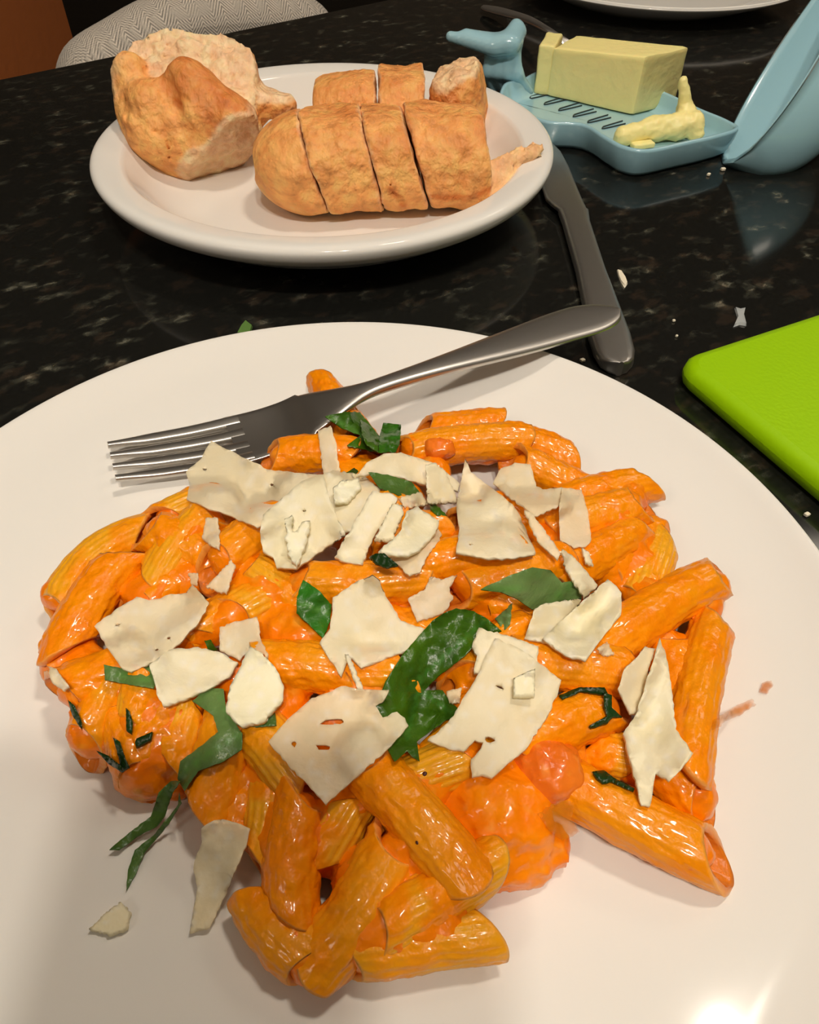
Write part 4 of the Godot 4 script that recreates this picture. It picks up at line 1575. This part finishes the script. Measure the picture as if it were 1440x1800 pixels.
func toppings() -> void:
	var strand := {"limp": 0.9, "wrinkle": 0.0008, "c0": C(30, 62, 20), "c1": C(16, 38, 12), "thick": 0.0007, "rag": 0.5}
	# sauce marks on the bare plate
	var film := {"c0": C(232, 148, 30), "c1": C(222, 128, 18), "alpha": 0.42, "fade": true, "thick": 0.0002, "limp": 1.0, "wrinkle": 0.0, "rag": 1.5}
	sheet("sauce_smear", "long orange sauce smear on bare plate right of the pasta", "sauce", "sauce smears right of the pasta", M.film, [1250, 1284, 1256, 1264, 1275, 1252, 1300, 1238, 1322, 1228, 1330, 1238, 1304, 1256, 1280, 1266, 1264, 1278], film)
	sheet("sauce_smear", "short orange sauce smear farther up towards the plate rim", "sauce", "sauce smears right of the pasta", M.film, [1334, 1216, 1340, 1200, 1356, 1196, 1360, 1204, 1348, 1220], film)
	sheet("sauce_pool", "thin watery sauce pool beside the tomato mound", "sauce", "", M.film, [945, 1430, 985, 1405, 1010, 1410, 1005, 1440, 1020, 1462, 990, 1478, 965, 1460], film)
	# left and right dark strands
	leaf("dark wilted basil strand curling round the lower left edge of the pile", [119, 1230, 131, 1240, 143, 1268, 143, 1282, 126, 1256], strand)
	leaf("dark basil strand hanging straight down beside the steep left penne", [221, 1244, 227, 1250, 233, 1270, 231, 1290, 222, 1284], strand)
	leaf("short dark basil strand slanting between two lower left penne", [237, 1305, 240, 1298, 268, 1286, 265, 1300, 239, 1314], strand)
	leaf("dark basil strand ending in a glossy wet tip at the lower left", [198, 1296, 210, 1303, 219, 1330, 227, 1348, 214, 1356, 209, 1334], strand)
	leaf("lowest dark basil strand, half under the pile at the lower left", [169, 1319, 190, 1328, 213, 1346, 213, 1356, 188, 1340], strand)
	leaf("thin dark basil strand draped over the top of the broad right penne", [983, 1222, 1018, 1208, 1063, 1208, 1070, 1222, 1021, 1215, 990, 1228], strand)
	leaf("dark basil strand folded round the open end of the broad right penne", [1062, 1216, 1076, 1222, 1076, 1244, 1094, 1260, 1078, 1260, 1067, 1272, 1039, 1280, 1036, 1276, 1068, 1258, 1062, 1240], strand)
	leaf("small dark green basil scrap on the lower right penne", [1042, 1356, 1063, 1354, 1078, 1366, 1116, 1386, 1114, 1391, 1076, 1374, 1060, 1377, 1049, 1367], strand)
	# back of the pile
	leaf("basil leaf reaching left towards the fork neck at the back of the pile", [571, 732, 605, 724, 633, 724, 650, 745, 668, 768, 665, 795, 610, 783, 634, 765, 600, 752], {"veins": [[Vector2(578, 732), Vector2(660, 780)]]})
	leaf("upright dark basil fold at the back of the pile", [634, 737, 650, 748, 668, 767, 665, 795, 645, 782, 636, 764], {"lift": 0.003})
	leaf("bright square basil piece topping the back cluster", [674, 743, 705, 746, 703, 778, 696, 794, 665, 795, 667, 768], {"lift": 0.003, "c0": C(58, 128, 30)})
	leaf("tiny basil scrap left of the curved cheese strip", [600, 836, 623, 822, 630, 828, 621, 838])
	flake("thin upright cheese sliver leaning on the back penne by the fork", [559, 757, 570, 752, 581, 748, 590, 775, 593, 799, 599, 838, 571, 838, 563, 790], 0.2)
	flake("large cheese flake lying over the fork tines", [371, 775, 362, 789, 354, 806, 340, 818, 327, 830, 333, 855, 328, 877, 360, 890, 393, 901, 452, 926, 480, 915, 545, 880, 600, 838, 540, 833, 470, 825, 432, 806], 0.3, {"holes": [[360, 824, 4, 2.5], [478, 851, 3, 3]]})
	flake("broad pale flake behind the broken cluster, right of the crumbled one", [566, 835, 585, 826, 640, 836, 668, 860, 660, 890, 620, 932, 600, 935, 580, 885], 0.5)
	flake("pale cheese flake with a white crumble on it, left in the back cluster", [560, 834, 530, 846, 500, 872, 462, 905, 457, 935, 462, 968, 480, 978, 486, 996, 521, 998, 560, 970, 607, 938, 590, 900, 580, 880, 568, 834], 0.65, {"holes": [[535, 897, 3, 3]]})
	flake("curved cheese strip arching over the basil at the back", [625, 838, 645, 813, 675, 797, 705, 795, 755, 811, 785, 830, 808, 850, 805, 862, 780, 852, 745, 850, 703, 838, 655, 829], 0.5, {"curl": 0.001})
	leaf("basil strip under the curved cheese strip", [648, 830, 682, 834, 724, 847, 748, 879, 724, 876, 696, 868, 668, 858], {"pale": 0.25})
	leaf("small basil tip left of the triangular cheese flake", [755, 882, 769, 889, 786, 906, 769, 906, 757, 895])
	flake("greyish cheese sliver behind the broken cluster", [700, 875, 740, 865, 752, 885, 712, 892], 0.3)
	flake("rounded cheese flake leaning against the curved strip's right end", [748, 817, 765, 813, 783, 827, 798, 862, 806, 882, 752, 882], 0.6)
	flake("pinkish flake lowest in the broken cluster", [682, 975, 720, 1011, 738, 1005, 755, 970, 777, 940, 765, 922, 740, 955], 0.15)
	flake("long pale strip of cheese crossing the broken cluster", [588, 979, 605, 985, 638, 990, 655, 945, 699, 875, 690, 868, 655, 862, 630, 905], 0.7)
	flake("narrow flake standing between the strip and the topmost flake", [658, 948, 690, 948, 700, 920, 710, 900, 708, 888, 690, 885, 672, 920], 0.8)
	flake("topmost cream flake of the broken cluster", [665, 970, 690, 974, 717, 975, 738, 965, 766, 935, 772, 915, 755, 903, 735, 890, 715, 898, 703, 935], 0.85)
	flake("thick little yellow cheese chip topmost at the left of the back cluster", [585, 858, 600, 845, 630, 840, 635, 855, 612, 880, 588, 882], 1.0)
	flake("white crumbled cheese scrap lying on the pale flake", [500, 912, 513, 905, 516, 935, 530, 918, 545, 915, 540, 950, 522, 995, 512, 985, 505, 965], 1.0, {"rag": 3.0})
	leaf("wet basil scrap below the broken cheese cluster", [649, 979, 660, 973, 675, 972, 700, 993, 680, 997, 660, 990], strand)
	# right shoulder
	flake("large triangular cheese flake right of the back cluster", [818, 806, 828, 830, 870, 862, 901, 886, 922, 924, 942, 972, 900, 980, 860, 981, 802, 970, 808, 927, 803, 886], 0.5, {"holes": [[827, 956, 2.5, 2.5]]})
	flake("two-lobed glassy flake right of the triangular one", [867, 848, 881, 823, 905, 813, 933, 816, 943, 855, 954, 860, 988, 856, 994, 885, 940, 906, 925, 893, 895, 872], 0.2)
	flake("pinkish glassy flake hanging down the right shoulder", [988, 857, 1023, 861, 1033, 896, 1040, 948, 1030, 960, 1009, 962, 985, 948, 983, 896], 0.05)
	flake("thin sliver of cheese lying below the two-lobed flake", [922, 896, 936, 903, 964, 941, 987, 972, 981, 983, 947, 951], 0.3)
	leaf("broad pale-backed basil leaf right of centre", [845, 1036, 890, 1014, 936, 997, 968, 1002, 988, 1024, 1020, 1019, 1023, 1052, 975, 1059, 936, 1071, 909, 1052, 880, 1040], {"pale": 0.75, "veins": [[Vector2(850, 1036), Vector2(980, 1040)], [Vector2(970, 1055), Vector2(1010, 1022)]]})
	flake("pointed pale sliver above the right-hand double flake", [988, 965, 1006, 976, 1027, 1000, 1051, 1028, 1027, 1049, 1009, 1021, 994, 997], 0.6)
	flake("tiny cheese sliver on the right shoulder penne", [1023, 962, 1035, 970, 1044, 993, 1030, 988], 0.5)
	flake("lower flake of the right-hand double, jagged at its left", [940, 1070, 960, 1060, 1023, 1052, 990, 1098, 965, 1128, 922, 1122, 933, 1090], 0.55)
	flake("upper smooth flake of the right-hand double", [1068, 1018, 1084, 1030, 1093, 1042, 1092, 1080, 1055, 1125, 1030, 1160, 995, 1150, 954, 1122, 1010, 1070], 0.75)
	flake("tiny glassy chip at the foot of the thick slanting penne", [1050, 1140, 1068, 1127, 1080, 1150, 1062, 1152], 0.1)
	# left
	flake("small upright cheese chip beside the round penne mouth", [362, 910, 383, 910, 386, 935, 386, 965, 370, 957, 355, 945], 0.2)
	flake("triangular cheese chip lying under the round penne mouth", [407, 983, 414, 993, 398, 1043, 362, 1031, 385, 1008], 0.15)
	flake("tiny glassy chip left of the triangular chip", [331, 1007, 348, 1007, 346, 1028, 335, 1025], 0.1)
	flake("cheese sliver pressed against the far left penne", [84, 1171, 98, 1175, 121, 1206, 112, 1213, 91, 1199], 0.3)
	leaf("pale basil strip poking out left under two cheese flakes", [182, 1168, 230, 1178, 262, 1168, 300, 1143, 296, 1160, 275, 1190, 270, 1210, 206, 1199, 184, 1195], {"pale": 0.5, "veins": [[Vector2(188, 1180), Vector2(265, 1195)]]})
	flake("large cheese flake at the left, dotted with three pinholes", [166, 1101, 200, 1074, 240, 1049, 262, 1055, 282, 1052, 300, 1044, 327, 1042, 338, 1028, 352, 1042, 367, 1059, 348, 1094, 300, 1145, 270, 1162, 230, 1180, 215, 1175, 190, 1140], 0.3, {"holes": [[207, 1098, 5, 2.0, -0.3], [297, 1121, 4.5, 2.5, -0.3], [275, 1141, 4, 2.5]]})
	leaf("tiny basil scrap above the pale flake left of centre", [359, 1126, 370, 1124, 382, 1143, 365, 1142])
	flake("squarish glassy flake left of centre", [386, 1102, 420, 1092, 452, 1084, 456, 1105, 458, 1122, 475, 1157, 442, 1138, 421, 1160, 386, 1143], 0.15)
	leaf("basil scrap showing under the drop-shaped flake", [425, 1272, 455, 1262, 484, 1252, 486, 1275, 450, 1278], {"pale": 0.3})
	leaf("long pale-backed basil ribbon twisting down the left side", [338, 1232, 366, 1209, 393, 1211, 397, 1246, 407, 1262, 426, 1289, 425, 1317, 393, 1338, 348, 1355, 324, 1390, 312, 1369, 317, 1338, 355, 1310, 383, 1286, 375, 1258], {"pale": 0.6, "limp": 0.85, "lift": 0.001, "veins": [[Vector2(385, 1225), Vector2(420, 1290)], [Vector2(420, 1290), Vector2(330, 1350)]]})
	flake("pale oval flake lying on the left basil strip", [262, 1168, 280, 1155, 298, 1142, 348, 1137, 390, 1148, 418, 1164, 404, 1188, 359, 1213, 320, 1230, 286, 1240, 275, 1220, 270, 1195], 0.65)
	flake("thick drop-shaped cheese flake left of centre", [438, 1136, 455, 1145, 470, 1157, 491, 1185, 499, 1205, 497, 1230, 463, 1268, 425, 1276, 397, 1251, 400, 1225, 404, 1206, 421, 1175], 1.0)
	# middle
	leaf("bright curled basil piece left of the middle flake", [533, 1019, 561, 1038, 583, 1063, 581, 1090, 568, 1122, 543, 1097, 521, 1077, 522, 1049], {"c0": C(52, 128, 34), "lift": 0.001, "veins": [[Vector2(528, 1060), Vector2(578, 1078)]]})
	flake("glassy flake between the middle flake and the big basil leaf", [717, 1052, 748, 1035, 755, 1014, 780, 1018, 804, 1010, 790, 1031, 797, 1052, 779, 1077, 734, 1092], 0.1)
	flake("large middle cheese flake with a ragged lower edge", [655, 1010, 668, 1020, 678, 1048, 690, 1065, 705, 1091, 746, 1105, 733, 1122, 738, 1135, 694, 1150, 665, 1162, 635, 1173, 614, 1152, 600, 1188, 580, 1160, 562, 1130, 580, 1105, 584, 1080, 585, 1050, 600, 1040, 630, 1020], 0.5)
	flake("needle-thin cheese splinter below the middle flake", [606, 1150, 613, 1150, 630, 1190, 638, 1212, 628, 1210], 0.6)
	leaf("small pale basil fold at the upper end of the big leaf", [870, 1087, 888, 1072, 901, 1059, 897, 1097, 887, 1108], {"pale": 0.7})
	leaf("large dark glossy basil leaf in the middle of the plate", [760, 1091, 780, 1078, 802, 1069, 833, 1074, 860, 1090, 882, 1109, 840, 1130, 816, 1154, 771, 1188, 746, 1213, 778, 1213, 795, 1237, 823, 1258, 785, 1265, 733, 1303, 738, 1338, 725, 1330, 716, 1320, 694, 1338, 682, 1318, 698, 1296, 660, 1244, 677, 1199, 708, 1150], {"grid": 7.0, "lift": 0.002, "wrinkle": 0.0022, "veins": [[Vector2(860, 1085), Vector2(740, 1190)], [Vector2(740, 1190), Vector2(715, 1300)], [Vector2(740, 1215), Vector2(790, 1250)]], "vein": C(70, 126, 46)})
	flake("glassy patch of cheese left of the large right flake", [785, 1215, 812, 1208, 808, 1235, 790, 1234], 0.1)
	flake("lower flake under the top corner of the large right one", [842, 1103, 895, 1118, 947, 1136, 945, 1164, 938, 1192, 880, 1190, 834, 1182, 839, 1150, 830, 1136], 0.55)
	flake("large right cheese flake with a torn notch at its foot", [870, 1122, 897, 1132, 924, 1147, 955, 1170, 987, 1195, 980, 1223, 955, 1270, 924, 1317, 889, 1345, 865, 1367, 848, 1362, 830, 1366, 828, 1335, 845, 1316, 850, 1304, 835, 1300, 815, 1320, 790, 1316, 752, 1300, 775, 1280, 798, 1258, 812, 1230, 835, 1195], 0.4, {"holes": [[879, 1207, 8, 3, 0.4], [862, 1300, 8, 6, 0.2]]})
	flake("small bright cheese square lying on the large right flake", [903, 1192, 922, 1183, 941, 1175, 940, 1223, 903, 1223], 0.95, {"rag": 0.8})
	flake("large glassy cheese flake with two holes and white grains", [472, 1303, 505, 1265, 548, 1227, 575, 1218, 600, 1206, 635, 1211, 684, 1213, 673, 1233, 660, 1240, 673, 1261, 698, 1251, 712, 1262, 718, 1275, 677, 1320, 635, 1358, 600, 1388, 573, 1414, 552, 1390, 507, 1345], 0.12, {"holes": [[517, 1307, 5, 6], [569, 1313, 14, 6, 0.15], [584, 1268, 22, 5, -0.1]], "alpha": 0.62})
	# right
	flake("narrow cheese shard left of the tall twisted one", [1134, 1136, 1153, 1140, 1143, 1168, 1130, 1220, 1119, 1254, 1108, 1254, 1087, 1209, 1098, 1175, 1120, 1155], 0.45)
	flake("tall twisted cheese shard standing at the right edge", [1160, 1121, 1171, 1150, 1180, 1200, 1186, 1254, 1188, 1282, 1219, 1324, 1200, 1350, 1178, 1372, 1153, 1358, 1148, 1390, 1143, 1417, 1129, 1414, 1112, 1348, 1096, 1289, 1119, 1254, 1136, 1199, 1153, 1147], 0.7, {"wrinkle": 0.0022})
	# on the bare plate
	leaf("lower basil ribbon lying over bare plate, upper of its two tails", [317, 1373, 300, 1373, 279, 1393, 272, 1415, 265, 1435, 237, 1456, 212, 1476, 192, 1494, 209, 1494, 241, 1470, 275, 1453, 289, 1435, 303, 1393], {"pale": 0.25, "wrinkle": 0.0005, "limp": 1.0})
	leaf("narrow basil tail pointing to the bottom of the plate", [315, 1393, 319, 1411, 296, 1449, 276, 1472, 254, 1498, 237, 1539, 222, 1565, 225, 1529, 237, 1494, 268, 1470, 300, 1432, 313, 1414], {"pale": 0.35, "wrinkle": 0.0005, "limp": 1.0})
	flake("cheese flake with a long tail lying on bare plate at the front left", [354, 1456, 370, 1445, 392, 1440, 415, 1446, 439, 1456, 434, 1480, 416, 1522, 395, 1575, 368, 1630, 333, 1640, 347, 1560, 340, 1530, 344, 1508, 355, 1480], 0.3, {"curl": 0.001})
	flake("lone cheese chip on bare plate below the basil tails", [156, 1633, 180, 1610, 212, 1585, 229, 1602, 222, 1633, 194, 1644], 0.75)

func crumbs() -> void:
	var ch := mat(240, 230, 205, 0.5)
	chip("cheese_crumb", "small pale cheese shaving on the table beside the knife handle", "cheese", [1085, 473, 1092, 476, 1100, 488, 1104, 497, 1099, 504, 1092, 494, 1088, 484], 0.0012, ch)
	bit("cheese_crumb", "white crumb nearest the nose of the blue lid", "crumb", 1271, 297, Vector3(0.0026, 0.0016, 0.0018), 0.3, ch)
	bit("cheese_crumb", "white crumb just below the blue butter dish", "crumb", 1246, 306, Vector3(0.0018, 0.0014, 0.0016), 0.8, ch)
	bit("cheese_crumb", "tiny white crumb on the table, upper of two left of the green board", "crumb", 1185, 562, Vector3(0.0012, 0.001, 0.001), 0.2, ch)
	bit("cheese_crumb", "tiny white crumb on the table, lower of two left of the green board", "crumb", 1190, 589, Vector3(0.0010, 0.001, 0.0009), 0.5, ch)
	bit("cheese_crumb", "white crumb on the table beyond the plate rim at lower right", "crumb", 1419, 903, Vector3(0.0018, 0.0012, 0.0014), 0.5, ch)
	bit("cheese_crumb", "white crumb on the table beside the plate rim below the knife end", "crumb", 1024, 632, Vector3(0.0020, 0.0012, 0.0016), 0.5, ch)
	var clear := mat(225, 230, 230, 0.12)
	clear.transparency = BaseMaterial3D.TRANSPARENCY_ALPHA
	clear.albedo_color.a = 0.4
	chip("clear_scrap", "clear glassy scrap on the table behind the green board", "scrap", [1292, 540, 1301, 543, 1311, 541, 1308, 554, 1313, 571, 1301, 569, 1290, 573, 1297, 557], 0.0016, clear)
	var leafm := mat(92, 128, 62, 0.4)
	chip("basil_crumb", "tiny green basil scrap on the table behind the plate rim", "basil", [416, 588, 424, 574, 432, 563, 437, 568, 444, 572, 441, 583, 438, 592], 0.0016, leafm)
	for q in [[747, 1361, "dark pepper speck on the yellow pointed penne"], [1229, 1246, "dark pepper speck on the long right-hand penne"], [735, 1481, "red-brown pepper speck on the thick diagonal penne"], [1192, 1447, "brown pepper speck near the tip of the lower right penne"]]:
		var p := P(q[0], q[1], 0.05)
		while p.y > height(p.x, p.z) and p.y > 0.01: p = P(q[0], q[1], p.y - 0.0003)
		var ball := SphereMesh.new()
		ball.radius = 0.00055
		ball.height = 0.0008
		ball.radial_segments = 10
		ball.rings = 6
		var o := single("pepper_speck", ball, mat(70, 24, 10, 0.5), q[2], "pepper")
		o.position = p + Vector3(0, 0.0002, 0)

func chip(called: String, label: String, cat: String, outline: Array, high: float, m: Material) -> void:
	var lower := []
	var upper := []
	var c := Vector3.ZERO
	for i in range(0, outline.size(), 2):
		var p := P(outline[i], outline[i + 1], 0.0008)
		lower.append(Vector3(p.x, 0.0001, p.z))
		c += p
	c /= lower.size()
	for p in lower:
		var q: Vector3 = p.lerp(Vector3(c.x, 0, c.z), 0.12)
		upper.append(Vector3(q.x, high * rng.randf_range(0.7, 1.2), q.z))
	single(called, loft([lower, upper]), m, label, cat)

func bit(called: String, label: String, cat: String, px: float, py: float, size: Vector3, turn: float, m: Material) -> void:
	var o := single(called, wobble(box_mesh_fine(size, minf(size.y, size.x) * 0.3), size.y * 0.5), m, label, cat)
	var p := P(px, py, 0.001)
	o.position = Vector3(p.x, 0.0001, p.z)
	o.rotation.y = turn
